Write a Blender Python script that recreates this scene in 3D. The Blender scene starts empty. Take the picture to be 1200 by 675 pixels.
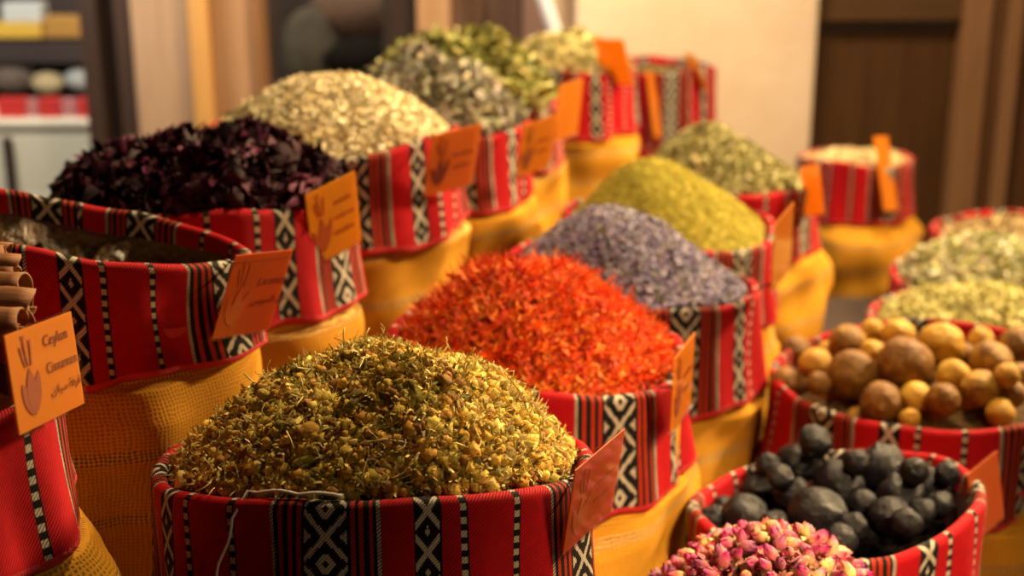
import bpy, math, random
import numpy as np
from mathutils import Vector, Matrix, Euler

rng = np.random.default_rng(7)
random.seed(7)
scene = bpy.context.scene
COL = scene.collection
PI = math.pi

# ------------------------------------------------------------------ node helpers
class S:
    """a socket with arithmetic"""
    def __init__(s, nt, sock): s.nt, s.k = nt, sock
    def m(s, op, *a):
        n = s.nt.nodes.new('ShaderNodeMath'); n.operation = op
        for i, v in enumerate((s,) + a):
            if isinstance(v, S): s.nt.links.new(v.k, n.inputs[i])
            else: n.inputs[i].default_value = v
        return S(s.nt, n.outputs[0])
    def __add__(s, o): return s.m('ADD', o)
    def __sub__(s, o): return s.m('SUBTRACT', o)
    def __mul__(s, o): return s.m('MULTIPLY', o)
    def __truediv__(s, o): return s.m('DIVIDE', o)
    def lt(s, o): return s.m('LESS_THAN', o)
    def gt(s, o): return s.m('GREATER_THAN', o)
    def abs(s): return s.m('ABSOLUTE')
    def frac(s): return s.m('FRACT')
    def sin(s): return s.m('SINE')
    def floor(s): return s.m('FLOOR')
    def mx(s, o): return s.m('MAXIMUM', o)
    def mn(s, o): return s.m('MINIMUM', o)
    def tri(s, p): return s.m('PINGPONG', p)
    def between(s, a, b): return s.gt(a) * s.lt(b)

def new_mat(name):
    m = bpy.data.materials.new(name); m.use_nodes = True
    nt = m.node_tree
    b = nt.nodes['Principled BSDF']
    return m, nt, b

def node(nt, t, **kw):
    n = nt.nodes.new(t)
    for k, v in kw.items(): setattr(n, k, v)
    return n

def rgb(c): return (c[0], c[1], c[2], 1.0)

def mixc(nt, f, a, b):
    n = node(nt, 'ShaderNodeMix', data_type='RGBA')
    def put(i, v):
        if isinstance(v, S): nt.links.new(v.k, n.inputs[i])
        elif isinstance(v, (int, float)): n.inputs[i].default_value = v
        else: n.inputs[i].default_value = rgb(v)
    put(0, f); put(6, a); put(7, b)
    return S(nt, n.outputs[2])

def noise(nt, scale, detail=3, rough=.55, vec=None):
    n = node(nt, 'ShaderNodeTexNoise'); n.inputs['Scale'].default_value = scale
    n.inputs['Detail'].default_value = detail; n.inputs['Roughness'].default_value = rough
    if vec is None:
        tc = node(nt, 'ShaderNodeTexCoord'); vec = tc.outputs['Object']
    nt.links.new(vec, n.inputs['Vector'])
    return S(nt, n.outputs['Fac'])

def bump(nt, b, h, strength, dist):
    n = node(nt, 'ShaderNodeBump'); n.inputs['Strength'].default_value = strength
    n.inputs['Distance'].default_value = dist
    nt.links.new(h.k, n.inputs['Height']); nt.links.new(n.outputs[0], b.inputs['Normal'])

def simple(name, c, rough=.6, c2=None, nscale=20, bmp=0, bscale=60, metal=0, spec=.5, coat=0, emis=None):
    m, nt, b = new_mat(name)
    b.inputs['Roughness'].default_value = rough; b.inputs['Metallic'].default_value = metal
    b.inputs['Specular IOR Level'].default_value = spec
    b.inputs['Coat Weight'].default_value = coat
    if c2 is not None:
        n = noise(nt, nscale)
        f = (n - .35) * 3.0
        f = f.mx(0.0).mn(1.0)
        nt.links.new(mixc(nt, f, c, c2).k, b.inputs['Base Color'])
    else: b.inputs['Base Color'].default_value = rgb(c)
    if bmp: bump(nt, b, noise(nt, bscale), bmp, .01)
    if emis:
        b.inputs['Emission Color'].default_value = rgb(emis[0]); b.inputs['Emission Strength'].default_value = emis[1]
    return m

# ------------------------------------------------------------------ woven tribal fabric
def fabric_mat():
    m, nt, b = new_mat('woven_red_fabric')
    uv = node(nt, 'ShaderNodeUVMap'); sp = node(nt, 'ShaderNodeSeparateXYZ')
    nt.links.new(uv.outputs[0], sp.inputs[0])
    u0, v0 = S(nt, sp.outputs[0]), S(nt, sp.outputs[1])
    Pd = 295.0
    wob = (noise(nt, 14) - .5) * 2.2
    u = u0 + wob
    t = (u / Pd).frac() * Pd
    v = v0 + 2000.0
    tq = ((t / 1.6).floor() + .5) * 1.6
    vq = ((v / 2.4).floor() + .5) * 2.4
    RED, DRED, BLK = (.47, .005, .011), (.44, .030, .009), (.011, .010, .010)
    stops = [(0, BLK), (48, DRED), (52, BLK), (56, DRED), (60, BLK), (66, DRED), (70, BLK), (78, RED), (110, BLK), (138, RED),
             (156, BLK), (164, RED), (214, BLK), (222, RED), (262, BLK), (270, DRED), (275, BLK), (281, DRED), (285, BLK), (290, DRED)]
    rp = node(nt, 'ShaderNodeValToRGB'); cr = rp.color_ramp; cr.interpolation = 'CONSTANT'
    while len(cr.elements) > 1: cr.elements.remove(cr.elements[0])
    cr.elements[0].position = 0; cr.elements[0].color = rgb(BLK)
    for p, c in stops[1:]:
        e = cr.elements.new(p / Pd); e.color = rgb(c)
    nt.links.new((t / Pd).k, rp.inputs[0])
    base = S(nt, rp.outputs[0])
    # white motifs
    a = (tq - 24.0).abs() / 24.0
    bb = vq.tri(30.0) / 30.0
    wide = (a - bb).abs().lt(.13)
    ctr = a + (bb * -1.0 + 1.0)
    wide = wide.mx(ctr.between(.16, .42))
    wide = wide.mx(((a * -1.0 + 1.0) + bb).lt(.42))
    wide = wide * a.lt(.88)
    a2 = (tq - 124.0).abs() / 14.0
    b2 = vq.tri(24.0) / 24.0
    nar = (a2 * .9 - b2).abs().lt(.2)
    nar = nar.mx((a2 + (b2 * -1.0 + 1.0)).lt(.25))
    nar = nar * a2.lt(.86)
    dash = t.between(157, 163).mx(t.between(215, 221)) * (v / 15.0).frac().lt(.5)
    tw = t.between(74, 78).mx(t.between(262.5, 266)) * (((v + t * .9) / 4.2).frac()).gt(.3)
    white = wide.mx(nar).mx(dash).mx(tw)
    col = mixc(nt, white, base, (.56, .49, .38))
    # diagonal twill
    tw2 = (((u * 1.25 + v) / 4.6).frac() - .5).abs() * 2.0
    dark = (tw2 * .85 + .36).mn(1.0)
    fz = noise(nt, 90, 2) * .5 + .75
    mul = node(nt, 'ShaderNodeMix', data_type='RGBA', blend_type='MULTIPLY'); mul.inputs[0].default_value = 1
    nt.links.new(col.k, mul.inputs[6])
    cmb = node(nt, 'ShaderNodeCombineColor')
    g = (dark * fz)
    for i in range(3): nt.links.new(g.k, cmb.inputs[i])
    nt.links.new(cmb.outputs[0], mul.inputs[7])
    nt.links.new(mul.outputs[2], b.inputs['Base Color'])
    b.inputs['Roughness'].default_value = .72
    b.inputs['Sheen Weight'].default_value = .02; b.inputs['Sheen Roughness'].default_value = .4
    b.inputs['Sheen Tint'].default_value = (1, .3, .2, 1)
    b.inputs['Specular IOR Level'].default_value = .12
    bump(nt, b, tw2 + white * .6, .45, .0012)
    return m

def burlap_mat():
    m, nt, b = new_mat('burlap')
    uv = node(nt, 'ShaderNodeUVMap'); sp = node(nt, 'ShaderNodeSeparateXYZ')
    nt.links.new(uv.outputs[0], sp.inputs[0])
    u, v = S(nt, sp.outputs[0]), S(nt, sp.outputs[1])
    w1 = (noise(nt, 45, 5) - .5) * .008
    k = 2 * PI / .0044
    su = ((u + w1) * k).sin() * .5 + .5
    sv = ((v + w1) * k).sin() * .5 + .5
    th = su.mx(sv)
    gap = (su * -1.0 + 1.0) * (sv * -1.0 + 1.0)
    big = noise(nt, 9, 4)
    c = mixc(nt, ((big - .3) * 2.4).mx(0.0).mn(1.0), (.47, .205, .014), (.60, .305, .026))
    c = mixc(nt, (gap * .9).mn(1.0), c, (.16, .07, .012))
    # loosely woven bands
    band = ((v / .085).frac()).lt(.16)
    net = gap.gt(.12)
    c = mixc(nt, band * net * .75, c, (.09, .04, .01))
    c = mixc(nt, band * (net * -1.0 + 1.0) * .4, c, (.72, .5, .2))
    nt.links.new(c.k, b.inputs['Base Color'])
    b.inputs['Roughness'].default_value = .85; b.inputs['Specular IOR Level'].default_value = .08
    bump(nt, b, th, .5, .0012)
    return m

def attr_mat(name, rough=.7, spec=.3, trans=0.0, coat=0.0):
    m, nt, b = new_mat(name)
    at = node(nt, 'ShaderNodeAttribute', attribute_name='tint')
    n = noise(nt, 260, 2) * .5 + .75
    mul = node(nt, 'ShaderNodeVectorMath', operation='SCALE')
    nt.links.new(at.outputs['Color'], mul.inputs[0]); nt.links.new(n.k, mul.inputs['Scale'])
    nt.links.new(mul.outputs[0], b.inputs['Base Color'])
    b.inputs['Roughness'].default_value = rough; b.inputs['Specular IOR Level'].default_value = spec
    b.inputs['Coat Weight'].default_value = coat
    if trans:
        b.inputs['Subsurface Weight'].default_value = trans
        b.inputs['Subsurface Scale'].default_value = .004
        b.inputs['Subsurface Radius'].default_value = (1, .5, .25)
    bump(nt, b, noise(nt, 420, 3), .55, .0012)
    return m

def wood_mat(name, c1, c2, rough=.5, scale=1.0, axis='Z'):
    m, nt, b = new_mat(name)
    tc = node(nt, 'ShaderNodeTexCoord'); mp = node(nt, 'ShaderNodeMapping')
    s = {'Z': (14, 14, .8), 'X': (.8, 14, 14), 'Y': (14, .8, 14)}[axis]
    mp.inputs['Scale'].default_value = [q * scale for q in s]
    nt.links.new(tc.outputs['Object'], mp.inputs[0])
    n = noise(nt, 1.6, 5, .6, mp.outputs[0]); n2 = noise(nt, 6, 4, .6, mp.outputs[0])
    f = ((n * .7 + n2 * .3 - .35) * 3.2).mx(0.0).mn(1.0)
    nt.links.new(mixc(nt, f, c1, c2).k, b.inputs['Base Color'])
    b.inputs['Roughness'].default_value = rough
    bump(nt, b, n2, .2, .003)
    return m

FAB = fabric_mat(); BUR = burlap_mat()
HEM = simple('red_hem_cloth', (.42, .008, .015), .75, (.50, .015, .02), 40, .3, 200)
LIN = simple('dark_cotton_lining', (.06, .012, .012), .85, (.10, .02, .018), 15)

# ------------------------------------------------------------------ object helpers
def finish(name, me, mat, parent=None, smooth=True):
    mats = mat if isinstance(mat, (list, tuple)) else [mat]
    for q in mats: me.materials.append(q)
    if smooth: me.polygons.foreach_set('use_smooth', [True] * len(me.polygons))
    o = bpy.data.objects.new(name, me); COL.objects.link(o)
    if parent is not None: o.parent = parent
    return o

def meshobj(name, vs, fs, mat, parent=None, smooth=True, uv=None):
    me = bpy.data.meshes.new(name)
    me.from_pydata([tuple(v) for v in vs], [], fs); me.update()
    if uv is not None:
        l = me.uv_layers.new(name='UVMap')
        li = np.empty(len(me.loops), dtype=np.int32); me.loops.foreach_get('vertex_index', li)
        l.data.foreach_set('uv', np.asarray(uv, dtype=np.float32)[li].ravel())
    return finish(name, me, mat, parent, smooth)

def tag(o, label=None, cat=None, group=None, kind=None):
    if label: o['label'] = label
    if cat: o['category'] = cat
    if group: o['group'] = group
    if kind: o['kind'] = kind
    return o

def empty(name, loc=(0, 0, 0), rot=(0, 0, 0)):
    o = bpy.data.objects.new(name, None); COL.objects.link(o)
    o.location = loc; o.rotation_euler = rot; o.empty_display_size = .05
    return o

class MB:
    def __init__(s): s.v, s.f = [], []
    def add(s, vs, fs):
        b = len(s.v); s.v += [tuple(q) for q in vs]; s.f += [tuple(b + i for i in f) for f in fs]
    def box(s, x0, x1, y0, y1, z0, z1, bev=0.0):
        if bev <= 0:
            vs = [(x, y, z) for z in (z0, z1) for (x, y) in ((x0, y0), (x1, y0), (x1, y1), (x0, y1))]
            s.add(vs, [(3, 2, 1, 0), (4, 5, 6, 7), (0, 1, 5, 4), (1, 2, 6, 5), (2, 3, 7, 6), (3, 0, 4, 7)])
            return s
        import bmesh
        bm = bmesh.new(); bmesh.ops.create_cube(bm, size=1)
        for w in bm.verts: w.co = ((x0 + x1) / 2 + w.co.x * (x1 - x0), (y0 + y1) / 2 + w.co.y * (y1 - y0), (z0 + z1) / 2 + w.co.z * (z1 - z0))
        bmesh.ops.bevel(bm, geom=bm.edges[:] , offset=bev, segments=2, profile=.6, affect='EDGES')
        bm.verts.index_update()
        s.add([w.co[:] for w in bm.verts], [[w.index for w in f.verts] for f in bm.faces]); bm.free()
        return s
    def tube(s, pts, r, n=8, r2=None):
        pts = [Vector(p) for p in pts]; L = len(pts); rings = []
        for i, p in enumerate(pts):
            d = (pts[min(i + 1, L - 1)] - pts[max(i - 1, 0)]).normalized()
            a = d.orthogonal().normalized() if i == 0 else (prev - prev.dot(d) * d).normalized()
            prev = a; c = d.cross(a)
            rr = r if r2 is None else r + (r2 - r) * i / (L - 1)
            rings.append([p + rr * (math.cos(2 * PI * k / n) * a + math.sin(2 * PI * k / n) * c) for k in range(n)])
        vs = [q for R in rings for q in R]; fs = []
        for i in range(L - 1):
            for k in range(n):
                k2 = (k + 1) % n; fs.append((i * n + k, i * n + k2, (i + 1) * n + k2, (i + 1) * n + k))
        fs.append(tuple(range(n - 1, -1, -1))); fs.append(tuple((L - 1) * n + k for k in range(n)))
        s.add(vs, fs); return s
    def build(s, name, mat, parent=None, smooth=False):
        return meshobj(name, s.v, s.f, mat, parent, smooth)

# ------------------------------------------------------------------ batches of small pieces in one mesh (stuff)
def rotmats(n, g=None, tilt=None, normals=None):
    """random rotations; with normals: local z roughly along the normal"""
    g = g or rng
    if normals is None:
        q = g.normal(size=(n, 4)); q /= np.linalg.norm(q, axis=1)[:, None]
        w, x, y, z = q.T
        return np.stack([1 - 2 * (y * y + z * z), 2 * (x * y - z * w), 2 * (x * z + y * w), 2 * (x * y + z * w), 1 - 2 * (x * x + z * z), 2 * (y * z - x * w),
                         2 * (x * z - y * w), 2 * (y * z + x * w), 1 - 2 * (x * x + y * y)], 1).reshape(n, 3, 3)
    zz = normals + g.normal(0, tilt, (n, 3)); zz /= np.linalg.norm(zz, axis=1)[:, None]
    r = g.normal(size=(n, 3)); xx = r - (r * zz).sum(1)[:, None] * zz; xx /= np.linalg.norm(xx, axis=1)[:, None]
    yy = np.cross(zz, xx)
    return np.stack([xx, yy, zz], 2)

class Batch:
    def __init__(s): s.V, s.F, s.C, s.n = [], [], [], 0
    def put(s, tpl, pos, rot, scl, cols):
        """tpl = (verts, tris, slot per vert); cols (n, slots, 3)"""
        v, f, sl = tpl
        n = len(pos)
        if n == 0: return
        if np.ndim(scl) == 1: scl = scl[:, None]
        P = np.einsum('nij,nkj->nki', rot, v[None] * scl[:, None, :]) + pos[:, None, :]
        F = f[None] + (np.arange(n) * len(v))[:, None, None] + s.n
        s.V.append(P.reshape(-1, 3)); s.F.append(F.reshape(-1, 3)); s.C.append(cols[:, sl, :].reshape(-1, 3))
        s.n += n * len(v)
    def raw(s, v, f, c):
        s.V.append(np.asarray(v, float)); s.F.append(np.asarray(f, int) + s.n); s.C.append(np.asarray(c, float)); s.n += len(v)
    def build(s, name, mat, smooth=True):
        V = np.concatenate(s.V); F = np.concatenate(s.F); C = np.concatenate(s.C)
        me = bpy.data.meshes.new(name)
        me.vertices.add(len(V)); me.vertices.foreach_set('co', V.astype(np.float32).ravel())
        me.loops.add(F.size); me.loops.foreach_set('vertex_index', F.astype(np.int32).ravel())
        me.polygons.add(len(F)); me.polygons.foreach_set('loop_start', np.arange(0, F.size, 3, dtype=np.int32))
        me.polygons.foreach_set('loop_total', np.full(len(F), 3, dtype=np.int32))
        me.update(calc_edges=True)
        a = me.attributes.new('tint', 'FLOAT_COLOR', 'POINT')
        a.data.foreach_set('color', np.concatenate([C, np.ones((len(C), 1))], 1).astype(np.float32).ravel())
        return finish(name, me, mat, None, smooth)

def grid_tris(nu, nv):
    f = []
    for i in range(nu - 1):
        for j in range(nv - 1):
            a = i * nv + j; f += [(a, a + 1, a + nv + 1), (a, a + nv + 1, a + nv)]
    return np.array(f)

def t_ribbon(L=1, W=.15, seg=5, curl=.5, twist=0.6, g=rng, taper=True):
    v = []
    for i in range(seg + 1):
        s = i / seg; x = (s - .5) * L; z = curl * L * ((s - .5) ** 2) * 2; a = twist * (s - .5) * 2
        w = W * (math.sin(PI * min(max(s, .08), .92)) ** .6 if taper else 1) / 2
        y0 = .12 * L * math.sin(s * 4 + g.uniform(0, 6))
        v += [(x, y0 - w * math.cos(a), z - w * math.sin(a)), (x, y0 + w * math.cos(a), z + w * math.sin(a))]
    return np.array(v), grid_tris(seg + 1, 2), np.zeros(len(v), int)

def t_blob(nu=7, nv=5, sx=1, sy=.6, sz=.5, rough=.12, g=rng):
    v = [(0, 0, -sz)]
    for j in range(1, nv):
        ph = PI * j / nv
        for i in range(nu):
            th = 2 * PI * i / nu; k = 1 + g.normal(0, rough)
            v.append((sx * k * math.sin(ph) * math.cos(th), sy * k * math.sin(ph) * math.sin(th), -sz * math.cos(ph)))
    v.append((0, 0, sz)); f = []
    for i in range(nu):
        i2 = (i + 1) % nu
        f.append((0, 1 + i2, 1 + i))
        for j in range(nv - 2):
            a = 1 + j * nu; f += [(a + i, a + i2, a + nu + i2), (a + i, a + nu + i2, a + nu + i)]
        f.append((len(v) - 1, 1 + (nv - 2) * nu + i, 1 + (nv - 2) * nu + i2))
    return np.array(v, float), np.array(f), np.zeros(len(v), int)

def t_leaf(L=1, W=.45, cup=.3, bend=.3, n=6, rag=0.0, g=rng):
    v = []
    for i in range(n + 1):
        s = i / n; w = W * math.sin(PI * (s * .93 + .035)) ** .8 / 2
        for j in (-1, -.5, 0, .5, 1):
            v.append(((s - .5) * L + rag * g.normal(0, .05), w * j * (1 + rag * g.normal(0, .35)), cup * W * j * j - bend * L * (s - .5) ** 2 + rag * g.normal(0, .09)))
    return np.array(v), grid_tris(n + 1, 5), np.zeros(len(v), int)

def t_crumple(n=5, amp=.28, g=rng):
    v = []
    for i in range(n):
        for j in range(n):
            x, y = i / (n - 1) - .5, j / (n - 1) - .5
            v.append((x + g.normal(0, .08), y * .8 + g.normal(0, .08), g.normal(0, amp) * .6 + amp * math.sin(7 * x + 3 * y)))
    return np.array(v), grid_tris(n, n), np.zeros(n * n, int)

def t_stem(seg=5, r=.02, curl=.25, g=rng):
    pts = [((i / seg - .5), curl * .3 * math.sin(i * 1.3 + g.uniform(0, 2)), curl * (i / seg - .5) ** 2) for i in range(seg + 1)]
    m = MB(); m.tube(pts, r, 4); f = []
    for q in m.f: f += [(q[0], q[k], q[k + 1]) for k in range(1, len(q) - 1)]
    return np.array(m.v), np.array(f), np.zeros(len(m.v), int)

def t_chamomile(g):
    """dried flower head: knobbly dome, shrivelled ray petals, bit of stalk.  slots 0 dome 1 petals 2 stalk"""
    v, f, s = t_blob(10, 7, .40, .40, .38, .22, g); v = v.copy(); v[:, 2] = v[:, 2] * (np.where(v[:, 2] > 0, 1, .5)) + .12
    V, F, SL = [v], [f], [s]; n = len(v)
    for k in range(int(g.integers(9, 15))):
        a = 2 * PI * k / 12 + g.normal(0, .25); r0 = .32; L = g.uniform(.25, .6); dn = g.uniform(-1.2, 1.2); pts = []
        for i in range(4):
            q = i / 3; r = r0 + L * q * math.cos(dn * q); z = -.02 + L * math.sin(dn * q * 1.5) * q; w = .085 * (1 - .7 * abs(q - .45))
            for sd in (-1, 1): pts.append((r * math.cos(a) - sd * w * math.sin(a), r * math.sin(a) + sd * w * math.cos(a), z + g.normal(0, .05)))
        V.append(np.array(pts)); F.append(grid_tris(4, 2) + n); SL.append(np.ones(8, int)); n += 8
    if g.random() < .6:
        sv, sf, ss = t_stem(3, .05, .4, g); sv = sv * g.uniform(.6, 1.4); sv = sv[:, [1, 2, 0]]; sv[:, 2] -= sv[:, 2].max()
        V.append(sv); F.append(sf + n); SL.append(ss + 2)
    return np.concatenate(V), np.concatenate(F), np.concatenate(SL)

def pick(pal, n, var=.12, g=rng):
    pal = np.array(pal, float); c = pal[g.integers(0, len(pal), n)]
    return np.clip(c * (1 + g.normal(0, var, (n, 1))) * (1 + g.normal(0, var * .3, (n, 3))), 0.001, 1)

# ------------------------------------------------------------------ sacks
class Sack:
    def __init__(s, c, R, base, drop=.165, k=870.0, band=0.3, sy=1.0, tx=0.0, ty=0.0, sq=0.0, seed=1, wob=.006, flare=.10, inner=.06, rot=0.0, bulge=1.06, off=24, flip=False):
        s.__dict__.update(locals()); s.g = np.random.default_rng(seed)
        s.ph = s.g.uniform(0, 2 * PI, 12); s.am = s.g.uniform(.5, 1.2, 12)
    def rad(s, th):
        """rim radius; th measured from -y (towards the viewer), + to the right"""
        r = 1 / np.sqrt((np.sin(th - s.rot)) ** 2 + (np.cos(th - s.rot) / s.sy) ** 2)
        r = r * (1 + s.sq * .5 * (-np.cos(4 * th)))
        return s.R * r * (1 + .012 * np.sin(2 * th + s.ph[0]) + .010 * np.sin(3 * th + s.ph[1]) + .005 * np.sin(7 * th + s.ph[2]))
    def rimz(s, th):
        r = s.rad(th); x, y = r * np.sin(th), -r * np.cos(th)
        return s.c[2] + s.tx * x + s.ty * y + s.wob * (np.sin(2 * th + s.ph[3]) + .6 * np.sin(3 * th + s.ph[4]) + .45 * np.sin(5 * th + s.ph[5]) + .2 * np.sin(11 * th + s.ph[6]))
    def at(s, th, r, z):
        return np.stack([s.c[0] + r * np.sin(th), s.c[1] - r * np.cos(th), z + 0 * th], -1)

def make_sack(s, label):
    root = empty('spice_sack', (s.c[0], s.c[1], s.base))
    tag(root, label, 'sack', 'cloth-rimmed burlap spice sacks of the market stall')
    off = np.array([s.c[0], s.c[1], s.base])
    NT = 224
    th = np.linspace(-PI, PI, NT + 1)
    R, Z = s.rad(th), s.rimz(th)
    arc = np.concatenate([[0], np.cumsum(np.hypot(np.diff(R * np.sin(th)), np.diff(R * np.cos(th))))])
    u = arc * s.k; u = u - np.interp(s.band, th, u); u = (-u if s.flip else u) + s.off
    hemz = s.c[2] - s.drop
    rr = .0085
    rows = []
    for (dr, dz) in ((-.017, -s.inner), (-.014, -max(s.inner * .55, .032)), (-.011, -.03)): rows.append((dr, dz, dz))
    for a in np.linspace(PI, 0, 9): rows.append((rr * math.cos(a), rr * math.sin(a) - rr, None))
    V, UV = [], []
    vprev = None; P0 = None; acc = np.zeros(NT + 1)
    prof = []
    for (dr, dz, _) in rows: prof.append((R + dr, Z + dz))
    NS = 26
    for i in range(1, NS + 1):
        q = i / NS
        L = (Z - rr) - hemz
        fold = (.0045 * np.sin(9 * th + s.ph[7]) + .005 * np.sin(5 * th + s.ph[8] + 1.5 * q) + .0028 * np.sin(17 * th + s.ph[9] - q)) * (q ** .8) * (s.R / .21)
        hw = .004 * np.sin(4 * th + s.ph[10]) + .003 * np.sin(9 * th + s.ph[11])
        r = R + rr + s.flare * L * (q ** .8) * .6 + fold * 1.2
        r = r - .004 * math.sin(PI * q) - (.006 if q > .97 else 0)
        prof.append((r, Z - rr - (L + hw) * q))
    # inner return under the hem
    prof.append((prof[-1][0] - .006, prof[-1][1] + .004))
    prof.append((R + rr * .4, prof[-1][1] + .05))
    nfirst = 3 + 4
    pts = [s.at(th, r, z) for r, z in prof]
    d = np.zeros((len(pts), NT + 1))
    for i in range(1, len(pts)): d[i] = d[i - 1] + np.linalg.norm(pts[i] - pts[i - 1], axis=1)
    d -= d[nfirst][None]
    V = np.concatenate([p - off for p in pts]); UV = np.concatenate([np.stack([u, di * s.k], 1) for di in d])
    F = []; W = NT + 1
    for i in range(len(pts) - 1):
        for j in range(NT): F.append((i * W + j, i * W + j + 1, (i + 1) * W + j + 1, (i + 1) * W + j))
    col = meshobj('folded_collar', V, F, [FAB, HEM, LIN], root, True, UV)
    mi = np.zeros(len(F), dtype=np.int32)
    mi[(len(pts) - 5) * NT:] = 1
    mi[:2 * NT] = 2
    col.data.polygons.foreach_set('material_index', mi)
    # burlap body
    g = s.g; pr = []
    H = s.c[2] - s.base
    cz = hemz - s.base
    keys = [(.001, .70), (.004, .86), (.014, .93), (.04, .985), (cz * .45, s.bulge * 1.02), (cz - .05, s.bulge), (cz - .012, 1.035), (cz + .012, 1.0), (cz + .05, .985), (H - .035, .95)]
    zz = np.concatenate([np.linspace(keys[i][0], keys[i + 1][0], 7)[:-1] for i in range(len(keys) - 1)] + [[keys[-1][0]]])
    kr = np.interp(zz, [a for a, _ in keys], [b for _, b in keys])
    for _ in range(2): kr[1:-1] = (kr[:-2] + kr[1:-1] * 2 + kr[2:]) / 4
    V, UV = [], []; L = 0
    flr = 1 + (s.flare * s.drop * .5) / s.R
    for i, (z, k) in enumerate(zip(zz, kr)):
        q = z / max(H, .01)
        amp = .012 * math.sin(PI * min(max(q, 0), 1))
        lum = amp * (np.sin(3 * th + s.ph[1] + 9 * q) + .7 * np.sin(5 * th + s.ph[2] - 14 * q) + .35 * np.sin(11 * th + s.ph[3] + 5 * q) + .4 * np.sin(2 * th - 30 * q + s.ph[5]))
        cap = np.minimum(R * k * (flr if z < cz + .02 else 1) + lum, R + (.2 if z < cz - .004 else .004))
        zc = z if z < cz + .01 else z
        zt = z + (Z - s.c[2]) * max(0, (z - cz) / max(H - cz, .01)) if z > cz else zc
        V.append(s.at(th, cap, s.base + zt) - off)
        UV.append(np.stack([arc, np.full_like(arc, z)], 1))
    n = len(V)
    ctr = len(V) * W
    V = np.concatenate(V + [np.array([[0, 0, -.0 + .002]])]); UV = np.concatenate(UV + [np.array([[0, 0]])])
    V[:W, 2] = 0.002; 
    F = []
    for i in range(n - 1):
        for j in range(NT): F.append((i * W + j, i * W + j + 1, (i + 1) * W + j + 1, (i + 1) * W + j))
    for j in range(NT): F.append((ctr, j + 1, j))
    meshobj('burlap_body', V, F, BUR, root, True, UV)
    return root

class Heap:
    def __init__(s, sack, H, p=1.7, q=1.15, fill=.915, base=-.014, apex=(0, 0), lump=.008, seed=3, skew=0):
        s.__dict__.update(locals()); s.ph = np.random.default_rng(seed).uniform(0, 6.28, 8)
    def z(s, x, y):
        """x, y relative to the sack centre"""
        th = np.arctan2(x, -y); r = np.hypot(x, y); R = s.sack.rad(th) * s.fill
        rho = np.clip(r / R, 0, 1)
        ax, ay = s.apex
        xs, ys = x - ax * (1 - rho), y - ay * (1 - rho)
        rho2 = np.clip(np.hypot(xs, ys) / R, 0, 1)
        f = (1 - np.minimum(np.maximum(rho, rho2 * .5 + rho * .5), 1) ** s.p) ** s.q
        f = (1 - rho2 ** s.p) ** s.q
        rim = s.sack.rimz(th) * rho + s.sack.c[2] * (1 - rho)
        n = s.lump * (np.sin(x * 31 + s.ph[0]) * np.sin(y * 27 + s.ph[1]) + .6 * np.sin(x * 57 + y * 23 + s.ph[2]) + .5 * np.sin(y * 63 - x * 31 + s.ph[3])) * (1 - rho ** 4)
        return rim + s.base + s.H * f + n
    def sample(s, n, g):
        """points spread evenly over the sloping surface, with normals (world)"""
        out = []
        m = 0
        while m < n:
            k = n * 3
            th = g.uniform(-PI, PI, k); rho = np.sqrt(g.uniform(0, 1, k)); R = s.sack.rad(th) * s.fill * .985
            x, y = rho * R * np.sin(th), -rho * R * np.cos(th)
            e = .003
            z = s.z(x, y); zx = (s.z(x + e, y) - z) / e; zy = (s.z(x, y + e) - z) / e
            w = np.sqrt(1 + zx ** 2 + zy ** 2)
            keep = (g.uniform(0, 3, k) < w) & (w < 6)
            nn = np.stack([-zx, -zy, np.ones(k)], 1) / w[:, None]
            P = np.stack([x + s.sack.c[0], y + s.sack.c[1], z], 1)
            out.append((P[keep], nn[keep])); m += int(keep.sum())
        P = np.concatenate([a for a, _ in out])[:n]; N = np.concatenate([b for _, b in out])[:n]
        return P, N
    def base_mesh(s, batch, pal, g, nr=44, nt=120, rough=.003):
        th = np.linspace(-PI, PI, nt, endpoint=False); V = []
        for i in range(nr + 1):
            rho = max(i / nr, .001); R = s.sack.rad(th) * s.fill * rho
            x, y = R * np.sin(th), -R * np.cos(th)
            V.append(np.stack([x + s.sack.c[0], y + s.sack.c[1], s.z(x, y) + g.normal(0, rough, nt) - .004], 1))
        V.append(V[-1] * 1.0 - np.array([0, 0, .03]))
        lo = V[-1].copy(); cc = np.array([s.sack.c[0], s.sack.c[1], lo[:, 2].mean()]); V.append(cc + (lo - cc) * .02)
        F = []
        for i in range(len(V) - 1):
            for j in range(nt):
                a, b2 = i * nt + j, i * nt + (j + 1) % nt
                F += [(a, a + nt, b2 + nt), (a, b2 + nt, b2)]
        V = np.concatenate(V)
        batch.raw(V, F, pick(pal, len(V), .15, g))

# palette helper for a scattered heap
def scatter(batch, heap, n, tpls, size, pal, g, tilt=.5, lift=.0, normals=True, var=.14, slots=None, sizevar=.22, aniso=None):
    P, N = heap.sample(n, g)
    P = P + N * (g.uniform(-.3, 1.0, (n, 1)) * size * .35 + lift)
    idx = g.integers(0, len(tpls), n)
    for k, t in enumerate(tpls):
        sel = idx == k; m = int(sel.sum())
        if not m: continue
        rot = rotmats(m, g, tilt, N[sel]) if normals else rotmats(m, g)
        sc = size * np.clip(1 + g.normal(0, sizevar, m), .45, 1.8)
        if slots is None: cols = pick(pal, m, var, g)[:, None, :]
        else: cols = np.stack([pick(q, m, var, g) for q in slots], 1)
        batch.put(t, P[sel], rot, sc, cols)
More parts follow.
